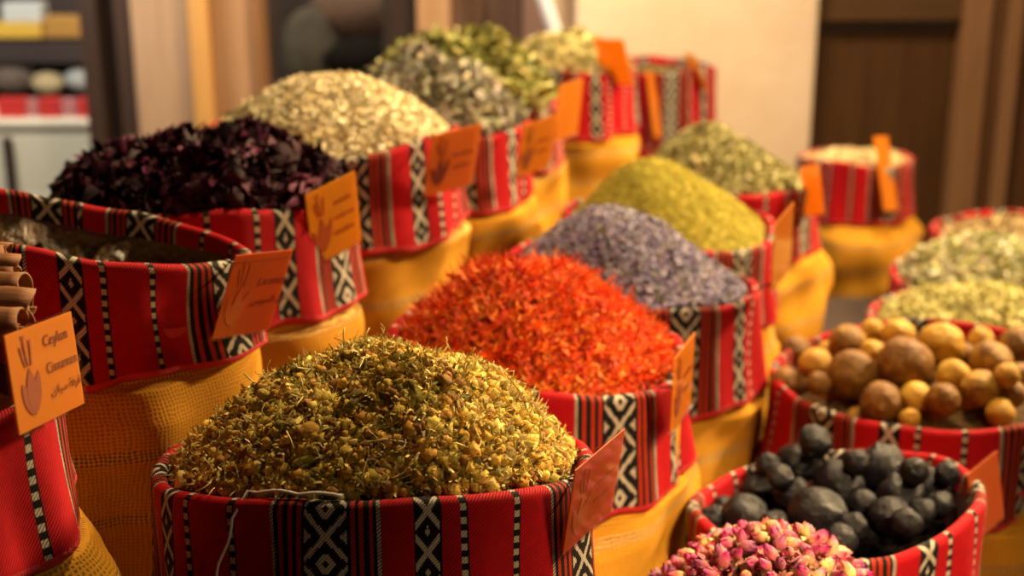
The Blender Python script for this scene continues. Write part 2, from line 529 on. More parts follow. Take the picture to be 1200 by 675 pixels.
# ================================================================== THE SACKS
TA, TB, TC, TD = .62, .48, .36, .14
SK = {}
def sk(name, label, c, R, base, **kw):
    s = Sack(c, R, base, **kw); SK[name] = s; make_sack(s, label); return s
sk('cinnamon', 'sack at the left edge of the picture that holds the cinnamon sticks', (-.597, 1.171, 1.250), .18, TA, drop=.15, k=1000, band=.2, seed=11, bulge=1.12)
sk('licorice', 'large half-empty sack with a wide open rim behind the left-hand sign', (-0.545, 1.59, 1.286), .235, TA, drop=.155, k=1130, band=0.47, sy=0.56, tx=-0.17, ty=-.06, seed=12, wob=.004, inner=.12, rot=.10, off=124)
sk('hibiscus', 'sack filled with dark purple hibiscus at the left of the back row', (-0.458, 2.04, 1.23), 0.21, TA, drop=.172, k=900, band=.72, off=124, seed=13, flip=True, bulge=1.03)
sk('pale', 'sack filled with a tall cream-coloured heap in the back row', (-0.322, 2.478, 1.23), 0.218, TA, drop=0.175, k=850, band=.27, seed=14, bulge=1.03)
sk('grey', 'sack filled with grey curled leaves in the back row', (-0.172, 2.905, 1.165), 0.203, TA, drop=.155, k=850, band=.36, seed=15, bulge=1.03)
sk('bay', 'sack filled with loose olive-green leaves far up the back row', (-0.13, 3.37, 1.138), 0.235, TA, drop=.16, k=850, band=1.0, seed=16)
sk('straw', 'last sack of the back row with straw-yellow herbs and black rim', (.155, 4.132, 1.108), .20, TA, drop=0.19, k=850, band=-.2, seed=17)
sk('darkfar', 'farthest sack standing by the cream wall with a mostly empty dark mouth', (.532, 5.109, .965), .20, TB, drop=0.3, k=800, band=.12, seed=18, inner=.09)
sk('cham', 'nearest big sack heaped with dried chamomile flowers', (-0.137, 1.324, 1.112), 0.222, TB, drop=.18, k=1150, band=-0.15, sq=.045, seed=19, wob=.0035, ty=-0.19, sy=0.84)
sk('saff', 'sack heaped with bright orange-red safflower petals', (0.035, 1.89, 1.04), .207, TB, drop=0.185, k=880, band=0.52, seed=20, wob=.005, bulge=1.10, tx=-0.09)
sk('lav', 'sack heaped with violet-grey lavender buds', (0.2, 2.33, 1.008), 0.213, TB, drop=0.2, k=857, band=0.36, seed=21, wob=.005, tx=-0.09)
sk('green', 'sack heaped with fine yellow-green powdered herb behind the lavender', (0.322, 2.79, 0.984), 0.213, TB, drop=0.185, k=850, band=.60, seed=22, tx=-0.07)
sk('oreg', 'sack heaped with coarse green oregano below the cream wall', (0.505, 3.28, 0.965), .207, TB, drop=0.17, k=850, band=.9, seed=23, tx=-0.05, bulge=1.17)
sk('red', 'sack with a plain red striped collar in front of the brown door', (1.140, 4.60, .735), .185, TD, drop=.19, k=850, band=-1.5, seed=24, bulge=1.22, ty=-.05)
sk('rose', 'sack of pink rosebuds at the bottom edge of the picture', (.284, 1.379, .872), .18, TC, drop=.15, k=1000, band=.3, seed=25, bulge=1.0)
sk('black', 'low sack holding black dried limes', (0.446, 1.772, 0.85), .192, TC, drop=.165, k=1000, band=.40, off=124, tx=.13, seed=26, wob=.005, inner=.10, ty=-0.085)
sk('brown', 'wide sack holding golden-brown dried limes at the right', (0.72, 2.262, 0.852), .262, TC, drop=.165, k=850, band=.36, tx=.05, seed=27, wob=.004, bulge=0.98)
sk('leafa', 'sack heaped with light green crushed herb behind the brown limes', (1.02, 2.85, 0.742), .245, TC, drop=.16, k=850, band=.5, seed=28)
sk('leafb', 'sack heaped with pale green and white leaves at the right edge', (1.2, 3.37, 0.69), .24, TC, drop=.16, k=850, band=.3, seed=29)
sk('far', 'farthest sack at the right edge, only its red rim and burlap showing', (1.47, 3.93, 0.655), .25, TC, drop=.12, k=850, band=.3, seed=30)

# ================================================================== THE HEAPS (nobody could count them)
def stuff(b, name, mat, label, cat):
    return tag(b.build(name, mat), label, cat, kind='stuff')

# chamomile
g = np.random.default_rng(101)
HC = Heap(SK['cham'], .114, 2.2, 1.0, .925, -.008, apex=(.022, .02), lump=.006, seed=1)
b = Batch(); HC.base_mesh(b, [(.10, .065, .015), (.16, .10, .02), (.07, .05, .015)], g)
tf = [t_chamomile(g) for _ in range(9)]
dome = [(.54, .31, .03), (.42, .21, .02), (.62, .40, .06), (.26, .12, .015)]
petal = [(.68, .53, .15), (.58, .44, .10), (.44, .34, .07), (.28, .23, .05), (.74, .62, .26)]
stalk = [(.22, .20, .05), (.33, .27, .09)]
frill = [t_blob(9, 7, .5, .5, .42, .30, g) for _ in range(6)]
scatter(b, HC, 3400, frill, .0114, [(.56, .42, .07), (.46, .33, .045), (.66, .52, .12), (.34, .25, .035), (.22, .16, .03)], g, tilt=1.0, sizevar=.35)
scatter(b, HC, 2200, tf, .0134, None, g, tilt=1.0, lift=.0012, slots=[dome, petal, stalk], sizevar=.25)
scatter(b, HC, 240, tf, .0155, None, g, tilt=.8, lift=.001, slots=[dome, petal, stalk], sizevar=.12)
curls = [t_ribbon(1, w_, 6, c_, 1.2, g) for w_, c_ in ((.14, 1.6), (.10, 2.4), (.18, 1.0), (.08, -1.8), (.12, .6))]
scatter(b, HC, 5200, curls, .0105, [(.68, .54, .13), (.54, .42, .08), (.78, .65, .24), (.32, .27, .06)], g, tilt=1.2, lift=.0015, sizevar=.35)
scatter(b, HC, 500, [t_stem(6, .022, c, g) for c in (.3, .9, -.6, 1.6)], .022, [(.62, .50, .17), (.42, .36, .10)], g, tilt=.5, lift=.003, sizevar=.4)
CHM = attr_mat('dried_chamomile', .75, .25)
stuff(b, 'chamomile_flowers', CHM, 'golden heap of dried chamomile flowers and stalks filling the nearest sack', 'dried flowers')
# loose pieces the photo singles out
def loose(name, tpl, pos, rot, size, cols, mat, label, cat, group=None):
    bb = Batch(); bb.put(tpl, np.zeros((1, 3)), np.eye(3)[None], np.array([size]), np.array(cols)[None])
    o = bb.build(name, mat); o.location = pos; o.rotation_euler = rot
    return tag(o, label, cat, group)
def on_heap(h, x, y, up=.004):
    return (x, y, float(h.z(np.array([x - h.sack.c[0]]), np.array([y - h.sack.c[1]]))[0]) + up)
loose('chamomile_flower', t_blob(16, 12, 1, 1, .8, .07, g), on_heap(HC, -.185, 1.205, .003), (.5, .1, .3), .0125, [(.46, .24, .03)], CHM,
      'large round golden flower head on the front slope of the chamomile', 'flower')
m = MB(); m.tube([(-.03, 0, 0), (-.012, .003, .004), (.01, 0, .005), (.033, -.004, 0)], .0011, 6)
o = m.build('straw_stalk', simple('pale_straw', (.62, .5, .22), .6, (.5, .38, .14), 60), None, True); o.location = on_heap(HC, -.105, 1.19, .008); o.rotation_euler = (.5, .12, .1)
tag(o, 'long pale stalk lying across the middle of the chamomile heap', 'stalk')
c0 = SK['cham']
def rim_pt(s, th, dr=0, dz=0):
    r = float(s.rad(np.array([th]))[0]) + dr; z = float(s.rimz(np.array([th]))[0]) + dz
    return Vector((s.c[0] + r * math.sin(th), s.c[1] - r * math.cos(th), z))
pts = []
for i in range(12):
    q = i / 11; th = -.08 - .48 * q
    pts.append(rim_pt(c0, th, -.004 + .002 * math.sin(5 * q), .0035 + .003 * abs(math.sin(7 * q))))
th = -.57
for i in range(1, 14):
    q = i / 13; pts.append(rim_pt(c0, th - .10 * q + .015 * math.sin(9 * q), .012 + .008 * q + .002 * math.sin(12 * q), -.006 - .10 * q))
m = MB(); m.tube(pts, .0016, 6, .0012)
tag(m.build('loose_thread', simple('white_cotton', (.75, .72, .66), .8), None, True), 'white cotton thread hanging over the front rim of the chamomile sack', 'thread')

# safflower
g = np.random.default_rng(102)
HS = Heap(SK['saff'], .108, 2.3, 1.25, .92, -.012, apex=(-.015, .0), lump=.006, seed=2)
b = Batch(); HS.base_mesh(b, [(.30, .02, .008), (.20, .012, .006)], g)
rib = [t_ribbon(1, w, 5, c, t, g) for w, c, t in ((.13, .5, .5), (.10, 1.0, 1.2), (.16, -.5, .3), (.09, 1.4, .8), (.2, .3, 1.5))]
pal = [(.76, .085, .005), (.82, .17, .008), (.66, .045, .005), (.88, .25, .012), (.42, .015, .005), (.76, .11, .006)]
scatter(b, HS, 6500, rib, .024, pal, g, tilt=.45, lift=.0005, sizevar=.35, var=.2)
scatter(b, HS, 1400, rib, .024, pal + [(.75, .28, .04)], g, tilt=.9, lift=.002, sizevar=.3, var=.2)
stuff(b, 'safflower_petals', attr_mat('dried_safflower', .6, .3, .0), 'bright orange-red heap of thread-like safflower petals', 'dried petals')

# lavender
g = np.random.default_rng(103)
HL = Heap(SK['lav'], .115, 1.8, 1.15, .92, -.008, apex=(-.035, 0), lump=.004, seed=3)
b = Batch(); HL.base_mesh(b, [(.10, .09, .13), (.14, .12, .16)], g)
bud = [t_blob(6, 5, 1, .42, .42, .14, g) for _ in range(5)]
pal = [(.20, .17, .28), (.26, .23, .36), (.14, .12, .21), (.32, .28, .37), (.24, .21, .23)]
scatter(b, HL, 6200, bud, .0062, pal, g, tilt=.8, var=.2)
scatter(b, HL, 900, [t_crumple(4, .3, g) for _ in range(4)], .010, pal + [(.30, .28, .20)], g, tilt=1.0, lift=.001, var=.2)
scatter(b, HL, 160, [t_stem(4, .04, .3, g)], .015, [(.50, .45, .28), (.36, .33, .2)], g, tilt=.5, lift=.002)
stuff(b, 'lavender_buds', attr_mat('dried_lavender', .8, .2), 'violet-grey heap of lavender buds behind the orange petals', 'dried flowers')

# green powder
g = np.random.default_rng(104)
HG = Heap(SK['green'], .128, 1.8, 1.1, .92, -.008, apex=(-.045, 0), lump=.003, seed=4)
b = Batch(); HG.base_mesh(b, [(.40, .34, .055), (.46, .39, .07)], g, 60, 160, .0012)
fl = [t_crumple(3, .25, g) for _ in range(5)]
scatter(b, HG, 8000, fl, .0055, [(.42, .36, .05), (.47, .40, .06), (.38, .33, .05), (.50, .43, .08)], g, tilt=.35, var=.07)
stuff(b, 'ground_green_herb', attr_mat('ground_green_herb', .9, .15), 'smooth yellow-green heap of finely ground herb behind the lavender', 'herb')

# oregano
g = np.random.default_rng(105)
HO = Heap(SK['oreg'], .118, 1.8, 1.05, .92, -.008, apex=(-.06, 0), lump=.006, seed=5)
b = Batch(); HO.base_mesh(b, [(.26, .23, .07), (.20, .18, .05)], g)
lf = [t_leaf(1, .6, .5, .5, 4, 1.2, g) for _ in range(5)] + [t_crumple(4, .3, g) for _ in range(3)]
scatter(b, HO, 3800, lf, .015, [(.36, .33, .13), (.44, .40, .18), (.28, .26, .09), (.52, .47, .26)], g, tilt=.8, var=.18)
stuff(b, 'oregano_leaves', attr_mat('dried_oregano', .85, .2), 'coarse grey-green heap of crumbled oregano in front of the cream wall', 'herb')

# hibiscus
g = np.random.default_rng(106)
HH = Heap(SK['hibiscus'], .046, 2.6, 1.0, .93, -.006, lump=.012, seed=6)
b = Batch(); HH.base_mesh(b, [(.03, .006, .014), (.045, .008, .02)], g)
cr = [t_crumple(5, .33, g) for _ in range(6)] + [t_leaf(1, .5, .8, .9, 5, 1.5, g) for _ in range(4)]
pal = [(.020, .003, .008), (.035, .004, .014), (.012, .003, .006), (.07, .006, .026), (.03, .003, .008)]
scatter(b, HH, 2100, cr, .036, pal, g, tilt=1.1, var=.25, sizevar=.3)
scatter(b, HH, 500, cr, .022, pal + [(.14, .010, .05)], g, tilt=1.4, lift=.010, var=.25)
scatter(b, HH, 40, [t_crumple(3, .3, g)], .012, [(.55, .30, .12), (.45, .06, .10)], g, tilt=1.0, lift=.008)
stuff(b, 'hibiscus_calyces', attr_mat('dried_hibiscus', .62, .18), 'dark purple-black heap of curled hibiscus calyces in the left back sack', 'dried flowers')

# cream flakes
g = np.random.default_rng(107)
HP = Heap(SK['pale'], .100, 1.9, 1.0, .93, -.008, lump=.003, seed=7)
b = Batch(); HP.base_mesh(b, [(.58, .48, .26), (.50, .40, .20)], g)
fl = [t_crumple(4, .25, g) for _ in range(5)] + [t_leaf(1, .6, .4, .4, 3, 1.2, g) for _ in range(3)]
scatter(b, HP, 7500, fl, .0105, [(.82, .72, .46), (.86, .78, .54), (.74, .62, .36), (.88, .82, .62), (.62, .50, .26)], g, tilt=.5, var=.07)
stuff(b, 'cream_flakes', attr_mat('dried_cream_flakes', .8, .25), 'tall cream-coloured heap of dried flakes in the back row', 'dried flakes')

# grey curled leaves
g = np.random.default_rng(108)
HY = Heap(SK['grey'], .125, 1.9, 1.0, .95, -.008, lump=.014, seed=8)
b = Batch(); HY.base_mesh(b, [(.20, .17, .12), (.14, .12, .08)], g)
lf = [t_leaf(1, .45, .9, .9, 6, 1.4, g) for _ in range(6)] + [t_crumple(5, .35, g) for _ in range(4)]
scatter(b, HY, 1900, lf, .030, [(.36, .33, .27), (.46, .43, .37), (.27, .25, .20), (.40, .36, .22), (.22, .19, .12)], g, tilt=1.0, var=.18)
stuff(b, 'grey_curled_leaves', attr_mat('dried_grey_leaves', .8, .3), 'shaggy heap of grey curled leaves behind the cream heap', 'dried leaves')

# olive leaves
g = np.random.default_rng(109)
HB = Heap(SK['bay'], .135, 2.4, .9, .95, -.006, lump=.014, seed=9)
b = Batch(); HB.base_mesh(b, [(.13, .13, .03), (.10, .10, .03)], g)
lf = [t_leaf(1, .42, .5, .5, 6, .5, g) for _ in range(7)]
scatter(b, HB, 1100, lf, .048, [(.33, .34, .09), (.43, .42, .14), (.24, .25, .06), (.50, .47, .20), (.36, .34, .10)], g, tilt=.9, var=.15)
stuff(b, 'olive_green_leaves', attr_mat('dried_olive_leaves', .6, .4), 'loose heap of olive-green leaves at the top of the back row', 'dried leaves')

# straw-yellow
g = np.random.default_rng(110)
HW = Heap(SK['straw'], .09, 1.9, 1.0, .95, -.006, lump=.008, seed=10)
b = Batch(); HW.base_mesh(b, [(.40, .34, .14), (.5, .42, .2)], g)
scatter(b, HW, 1200, lf, .026, [(.66, .57, .28), (.74, .66, .38), (.5, .44, .16)], g, tilt=.7)
stuff(b, 'straw_yellow_herbs', attr_mat('dried_straw_herbs', .8, .2), 'pale straw-yellow herbs in the last sack of the back row', 'herb')

# little in the farthest one
g = np.random.default_rng(111)
HF = Heap(SK['darkfar'], .012, 1.9, 1.0, .90, -.05, lump=.008, seed=10)
b = Batch(); HF.base_mesh(b, [(.16, .12, .04), (.12, .09, .04)], g)
scatter(b, HF, 500, lf, .03, [(.30, .25, .08), (.20, .16, .06)], g, tilt=.7)
stuff(b, 'brown_dried_leaves', attr_mat('dried_brown_leaves', .8, .2), 'thin layer of brownish leaves deep in the farthest sack', 'dried leaves')

# red sack content
HR = Heap(SK['red'], .012, 1.9, 1.0, .93, -.010, lump=.004, seed=12)
b = Batch(); HR.base_mesh(b, [(.55, .42, .2)], g)
scatter(b, HR, 900, fl, .018, [(.70, .56, .30), (.60, .46, .22)], g, tilt=.5)
stuff(b, 'pale_seed_husks', attr_mat('pale_husks', .8, .2), 'flat pale filling in the sack before the brown door', 'dried flakes')

# right: crushed herb + leaf mix
g = np.random.default_rng(112)
HA = Heap(SK['leafa'], .070, 1.9, 1.0, .92, -.006, lump=.006, seed=13)
b = Batch(); HA.base_mesh(b, [(.34, .31, .10), (.28, .26, .08)], g)
fl2 = [t_crumple(4, .25, g) for _ in range(4)] + [t_leaf(1, .5, .4, .4, 4, 1, g) for _ in range(3)]
scatter(b, HA, 4200, fl2, .014, [(.46, .42, .15), (.54, .50, .22), (.38, .35, .11)], g, tilt=.5, var=.12)
stuff(b, 'light_green_herb', attr_mat('crushed_light_herb', .85, .2), 'light green crushed herb behind the brown limes at the right', 'herb')
HQ = Heap(SK['leafb'], .085, 1.9, 1.0, .93, -.006, lump=.010, seed=14)
b = Batch(); HQ.base_mesh(b, [(.30, .28, .12), (.24, .23, .09)], g)
scatter(b, HQ, 2100, [t_leaf(1, .5, .5, .5, 5, .8, g) for _ in range(7)], .030, [(.50, .48, .24), (.66, .64, .46), (.40, .40, .16), (.74, .72, .58), (.32, .32, .12)], g, tilt=.7, var=.12)
stuff(b, 'pale_green_leaves', attr_mat('pale_green_leaves', .75, .3), 'pile of pale green and whitish leaves at the right edge', 'dried leaves')
HZ = Heap(SK['far'], .02, 1.9, 1.0, .93, -.02, lump=.006, seed=15)
b = Batch(); HZ.base_mesh(b, [(.3, .2, .1)], g)
scatter(b, HZ, 600, fl2, .02, [(.40, .30, .14), (.32, .22, .1)], g, tilt=.5)
stuff(b, 'tan_crushed_bark', attr_mat('crushed_bark', .8, .2), 'tan crushed bark inside the farthest sack at the right edge', 'bark')

# half-empty sack: liner with licorice roots
s = SK['licorice']
m_pl, nt, bs = new_mat('crumpled_plastic_liner')
bs.inputs['Base Color'].default_value = (.11, .065, .025, 1); bs.inputs['Roughness'].default_value = .14; bs.inputs['Specular IOR Level'].default_value = .6
bump(nt, bs, noise(nt, 30, 5), 1.0, .03)
th = np.linspace(-PI, PI, 121); V = []; F = []
g = np.random.default_rng(113)
fr = [(.955, -.020), (.93, -.03), (.88, -.042), (.80, -.055), (.6, -.07), (.4, -.068), (.2, -.075), (.02, -.07)]
for (k, dz) in fr:
    V.append(s.at(th, s.rad(th) * k, s.rimz(th) + dz + (.007 * np.sin(7 * th + 9 * k) + .005 * np.sin(15 * th + 20 * k) + .004 * np.sin(23 * th - 9 * k) if k < .9 else 0)) - np.array([s.c[0], s.c[1], s.base]))
for i in range(len(fr) - 1):
    for j in range(120): F.append((i * 121 + j, i * 121 + j + 1, (i + 1) * 121 + j + 1, (i + 1) * 121 + j))
root = [o for o in COL.objects if o.get('label', '').startswith('large half-empty')][0]
meshobj('plastic_liner', np.concatenate(V), F, m_pl, root, True)

# ================================================================== LIMES
def lime_mesh(name, seed, mat, wr=.04, nub=True):
    gg = np.random.default_rng(seed); nu, nv = 32, 20; V = []; F = []
    ph = gg.uniform(0, 6.28, 10); k1 = gg.uniform(.88, 1.0)
    for j in range(nv + 1):
        p = PI * j / nv
        for i in range(nu):
            t = 2 * PI * i / nu
            r = 1 + wr * (math.sin(3 * t + ph[0]) * math.sin(p) * math.sin(2 * p + ph[1]) + .6 * math.sin(5 * t + 3 * p + ph[2]) * math.sin(p) + .5 * math.sin(4 * p + 2 * t * round(math.sin(p)) + ph[3]) * math.sin(p) ** 2)
            if nub:
                r += .13 * math.exp(-(p / .16) ** 2) - .10 * math.exp(-((p - .3) / .14) ** 2) * .6 - .06 * math.exp(-((PI - p) / .25) ** 2)
            V.append((r * math.sin(p) * math.cos(t), r * math.sin(p) * math.sin(t) * k1, -r * math.cos(PI - p) * 1.02))
    for j in range(nv):
        for i in range(nu):
            i2 = (i + 1) % nu; F.append((j * nu + i, (j + 1) * nu + i, (j + 1) * nu + i2, j * nu + i2))
    me = bpy.data.meshes.new(name); me.from_pydata(V, [], F); me.update(); me.materials.append(mat)
    me.polygons.foreach_set('use_smooth', [True] * len(F))
    return me

def lime_mat(name, c1, c2, c3, rough, spots):
    m, nt, b = new_mat(name)
    oi = node(nt, 'ShaderNodeObjectInfo')
    tc = node(nt, 'ShaderNodeTexCoord'); ad = node(nt, 'ShaderNodeVectorMath', operation='ADD')
    nt.links.new(tc.outputs['Object'], ad.inputs[0])
    cmb = node(nt, 'ShaderNodeCombineXYZ'); r = S(nt, oi.outputs['Random'])
    nt.links.new((r * 37.0).k, cmb.inputs[0]); nt.links.new((r * 91.0).k, cmb.inputs[1]); nt.links.new(cmb.outputs[0], ad.inputs[1])
    n = noise(nt, 1.6, 4, .6, ad.outputs[0]); n2 = noise(nt, 9, 4, .6, ad.outputs[0])
    f = ((n * .8 + n2 * .2 + r * .25 - .42) * 4.0).mx(0.0).mn(1.0)
    c = mixc(nt, f, c1, c2)
    c = mixc(nt, ((n2 - .5) * 6.0).mx(0.0).mn(1.0) * spots, c, c3)
    nt.links.new(c.k, b.inputs['Base Color']); b.inputs['Roughness'].default_value = rough
    b.inputs['Specular IOR Level'].default_value = .24
    bump(nt, b, n * .8 + n2 * .2, .35, .06)
    return m
MBL = lime_mat('black_dried_lime', (.003, .003, .0035), (.006, .006, .009), (.016, .010, .008), .36, .3)
MBR = lime_mat('brown_dried_lime', (.46, .25, .025), (.20, .085, .010), (.05, .02, .005), .5, .85)
MGO = lime_mat('golden_dried_lime', (.64, .39, .045), (.48, .25, .022), (.24, .11, .02), .5, .5)

CAMP = Vector((0, 0, 1.70)); PT = math.radians(17.2); FPX = 1650.0
def ray(px, py):
    fw = Vector((0, math.cos(PT), -math.sin(PT))); up = Vector((0, math.sin(PT), math.cos(PT)))
    return fw + Vector((1, 0, 0)) * ((px - 600) / FPX) - up * ((py - 337.5) / FPX)
def hit(h, px, py, lift=0.0):
    d = ray(px, py); t = .8
    while t < 6:
        p = CAMP + d * t
        if p.z <= float(h.z(np.array([p.x - h.sack.c[0]]), np.array([p.y - h.sack.c[1]]))[0]) + lift: return p, t
        t += .003
    return p, t

def put_limes(lst, h, meshes, name, cat, group, lift, seed):
    gg = np.random.default_rng(seed); done = []
    for (px, py, r, kind, label) in lst:
        p, t = hit(h, px, py, lift); R = r * t / FPX
        d0 = ray(px, py)
        def inside(t_):
            q = CAMP + d0 * t_; x, y = q.x - h.sack.c[0], q.y - h.sack.c[1]
            return math.hypot(x, y) < float(h.sack.rad(np.array([math.atan2(x, -y)]))[0]) - .014 - r * t_ / FPX
        def clear(t_):
            q = CAMP + d0 * t_; return all((q - o_).length >= (r * t_ / FPX + ro) * .90 for o_, ro in done)
        best = None
        for k in range(60):                        # nearest resting spot that stays inside the rim and only touches the others
            for t_ in (t + .004 * k, t - .004 * k):
                if inside(t_) and clear(t_): best = t_; break
            if best: break
        if best is None:
            for k in range(60):
                if inside(t - .004 * k): best = t - .004 * k; break
        t = best or t; p = CAMP + d0 * t; R = r * t / FPX
        done.append((p, R))
        o = bpy.data.objects.new(name, meshes[kind][int(gg.integers(len(meshes[kind])))]); COL.objects.link(o)
        o.location = p; o.scale = (R, R, R); o.rotation_euler = gg.uniform(0, 6.28, 3)
        tag(o, label, cat, group)
    return done
black_scale = 1.07
bl = [lime_mesh('black_lime', 40 + i, MBL, .055) for i in range(5)]
br = [lime_mesh('brown_lime', 50 + i, MBR, .035) for i in range(4)]
go = [lime_mesh('golden_lime', 60 + i, MGO, .03) for i in range(4)]
HK = Heap(SK['black'], .030, 2.2, 1.0, .95, -.050, lump=0, seed=16)
black = [(958, 606, 33, 0, 'big black lime at the front centre of the black lime sack, above the pink buds'),
 (982, 571, 29, 0, 'large black lime in the very middle of the black lime pile'),
 (1035, 551, 29, 0, 'big smooth black lime right of the middle, catching light on top'),
 (935, 543, 25, 0, 'black lime at the left back of its sack, below the topmost one'),
 (955, 518, 19, 0, 'topmost black lime resting against the back rim of its sack'),
 (1058, 583, 27, 0, 'black lime with a brownish dent, right of centre in the pile'),
 (1093, 572, 23, 0, 'flattened black lime nearest the right-hand rim of its sack'),
 (873, 607, 26, 0, 'black lime second from the left end of the black pile'),
 (890, 578, 22, 0, 'black lime close to the left rim, above two others'),
 (838, 613, 20, 0, 'leftmost black lime tucked against the front rim'),
 (928, 580, 21, 0, 'mid-sized black lime left of the middle one'),
 (1042, 606, 24, 0, 'black lime near the right part of the front rim'),
 (1000, 618, 17, 0, 'small black lime at the front rim between two large ones'),
 (1071, 552, 16, 0, 'small black lime at the back right of its sack'),
 (1003, 542, 15, 0, 'small black lime peeking between two big ones at the back'),
 (1012, 592, 17, 0, 'shaded small black lime just right of the pile centre'),
 (908, 617, 17, 0, 'small black lime at the front, left of the biggest one'),
 (915, 560, 15, 0, 'small shaded black lime wedged between the back left ones'),
 (1080, 600, 16, 0, 'small black lime low against the right front rim'),
 (900, 545, 14, 0, 'small black lime half hidden at the back left rim'),
 (850, 595, 15, 0, 'small black lime wedged at the far left of its sack'),
 (1062, 614, 18, 0, 'black lime in the lower right corner by the front rim'),
 (1101, 592, 16, 0, 'black lime directly under the flattened one at the right'),
 (985, 634, 19, 0, 'black lime lowest at the front, partly behind the rosebuds'),
 (1110, 556, 14, 0, 'small shadowed black lime under the right back rim')]
put_limes([(q[0], q[1], q[2] * black_scale) + q[3:] for q in black], HK, [bl], 'black_lime', 'dried lime', 'black dried limes in the low sack', 0.012, 5)
b = Batch(); g = np.random.default_rng(114)
HK2 = Heap(SK['black'], .020, 2.2, 1.0, .93, -.085, lump=.002, seed=16); HK2.base_mesh(b, [(.005, .004, .004)], g)
stuff(b, 'lime_dust', attr_mat('black_lime_dust', .95, .03), 'dark crumbled bits underneath the black limes', 'crumbs')

HN = Heap(SK['brown'], .075, 2.0, .95, .93, -.022, lump=0, seed=17)
brown = [(998, 440, 30, 0, 'big brown lime at the left front of the brown lime heap'),
 (1060, 428, 33, 0, 'largest brown lime, dark-topped, in the middle of the heap'),
 (1103, 404, 27, 1, 'bright golden lime at the top right of the heap'),
 (993, 402, 22, 0, 'pale brown oval lime on the upper left of the heap'),
 (1053, 392, 19, 1, 'golden lime at the very top of the heap'),
 (1162, 425, 27, 0, 'orange-brown lime at the right side of the heap'),
 (955, 427, 20, 1, 'small bright yellow lime on the left slope'),
 (1022, 414, 16, 1, 'small golden lime between the top ones'),
 (932, 412, 19, 0, 'greyish brown lime at the left end of the heap'),
 (921, 450, 20, 0, 'dull brown lime low at the left rim'),
 (1117, 441, 20, 1, 'golden lime right of the largest brown one'),
 (1148, 456, 22, 0, 'dark brown lime in the right part, second row from the rim'),
 (1132, 418, 15, 0, 'small brown lime below the bright golden one'),
 (1033, 472, 25, 0, 'round spotted lime at the front rim, centre'),
 (978, 468, 24, 0, 'brown lime at the front rim, left of the spotted one'),
 (1073, 466, 19, 1, 'golden lime at the front rim, right of the spotted one'),
 (1105, 468, 20, 0, 'brown lime in the front row, fourth from the spotted one'),
 (1133, 478, 17, 1, 'yellowish split lime lying at the right front rim'),
 (950, 470, 18, 1, 'yellow lime low at the left front rim'),
 (1185, 462, 17, 0, 'tan lime at the far right of the front row'),
 (1192, 405, 21, 0, 'very dark brown lime at the right back of the heap'),
 (1066, 491, 13, 1, 'tiny golden lime just over the front rim'),
 (1022, 388, 15, 1, 'small yellow lime at the back top left'),
 (1080, 412, 15, 0, 'small lime squeezed above the largest brown one'),
 (1150, 398, 15, 1, 'small golden lime at the back, right of the bright one'),
 (1005, 492, 15, 0, 'small dark lime at the front rim under the big left one'),
 (1095, 488, 14, 0, 'small shaded lime at the front rim right of centre'),
 (960, 450, 15, 0, 'small brown lime wedged in the left half of the heap'),
 (970, 412, 13, 1, 'small yellow lime left of the oval one'),
 (1180, 440, 15, 1, 'small yellow lime beside the orange-brown one'),
 (1030, 445, 14, 0, 'small dark lime in the gap between the two biggest'),
 (1090, 448, 14, 0, 'small shaded lime under the largest brown one'),
 (1195, 440, 15, 0, 'small brown lime at the right border of the picture'),
 (1172, 484, 17, 1, 'yellow lime against the rim under the stripes at the right'),
 (1012, 468, 16, 0, 'brown lime half hidden left of the spotted front one'),
 (1122, 462, 15, 0, 'small brown lime in the second row, right of the middle'),
 (1165, 480, 14, 0, 'small brown lime at the right front rim')]
put_limes(brown, HN, [br, go], 'brown_lime', 'dried lime', 'brown and golden dried limes in the wide sack', 0.008, 6)
b = Batch(); HN2 = Heap(SK['brown'], .060, 2.0, .95, .91, -.034, lump=.003, seed=17); HN2.base_mesh(b, [(.09, .05, .015)], g)
stuff(b, 'lime_crumbs', attr_mat('brown_lime_crumbs', .9, .2), 'brown crumbs and skins underneath the brown limes', 'crumbs')

# ================================================================== ROSEBUDS
def petal_mat(name, tip, base_c):
    m, nt, b = new_mat(name)
    tc = node(nt, 'ShaderNodeTexCoord'); sp = node(nt, 'ShaderNodeSeparateXYZ'); nt.links.new(tc.outputs['Object'], sp.inputs[0])
    z = S(nt, sp.outputs[2]); n = noise(nt, 3, 3)
    f = ((z + (n - .5) * 1.2) * .9 + .35).mx(0.0).mn(1.0)
    nt.links.new(mixc(nt, f, base_c, tip).k, b.inputs['Base Color']); b.inputs['Roughness'].default_value = .6
    b.inputs['Sheen Weight'].default_value = .2
    return m
PM = [petal_mat('magenta_petal', (.42, .006, .14), (.44, .09, .09)), petal_mat('pink_petal', (.48, .02, .12), (.60, .30, .10)),
      petal_mat('cream_petal', (.60, .12, .10), (.70, .46, .13)), petal_mat('purple_petal', (.17, .008, .10), (.34, .06, .09))]
SEP = simple('dried_sepal', (.42, .33, .10), .7, (.30, .26, .07), 2)
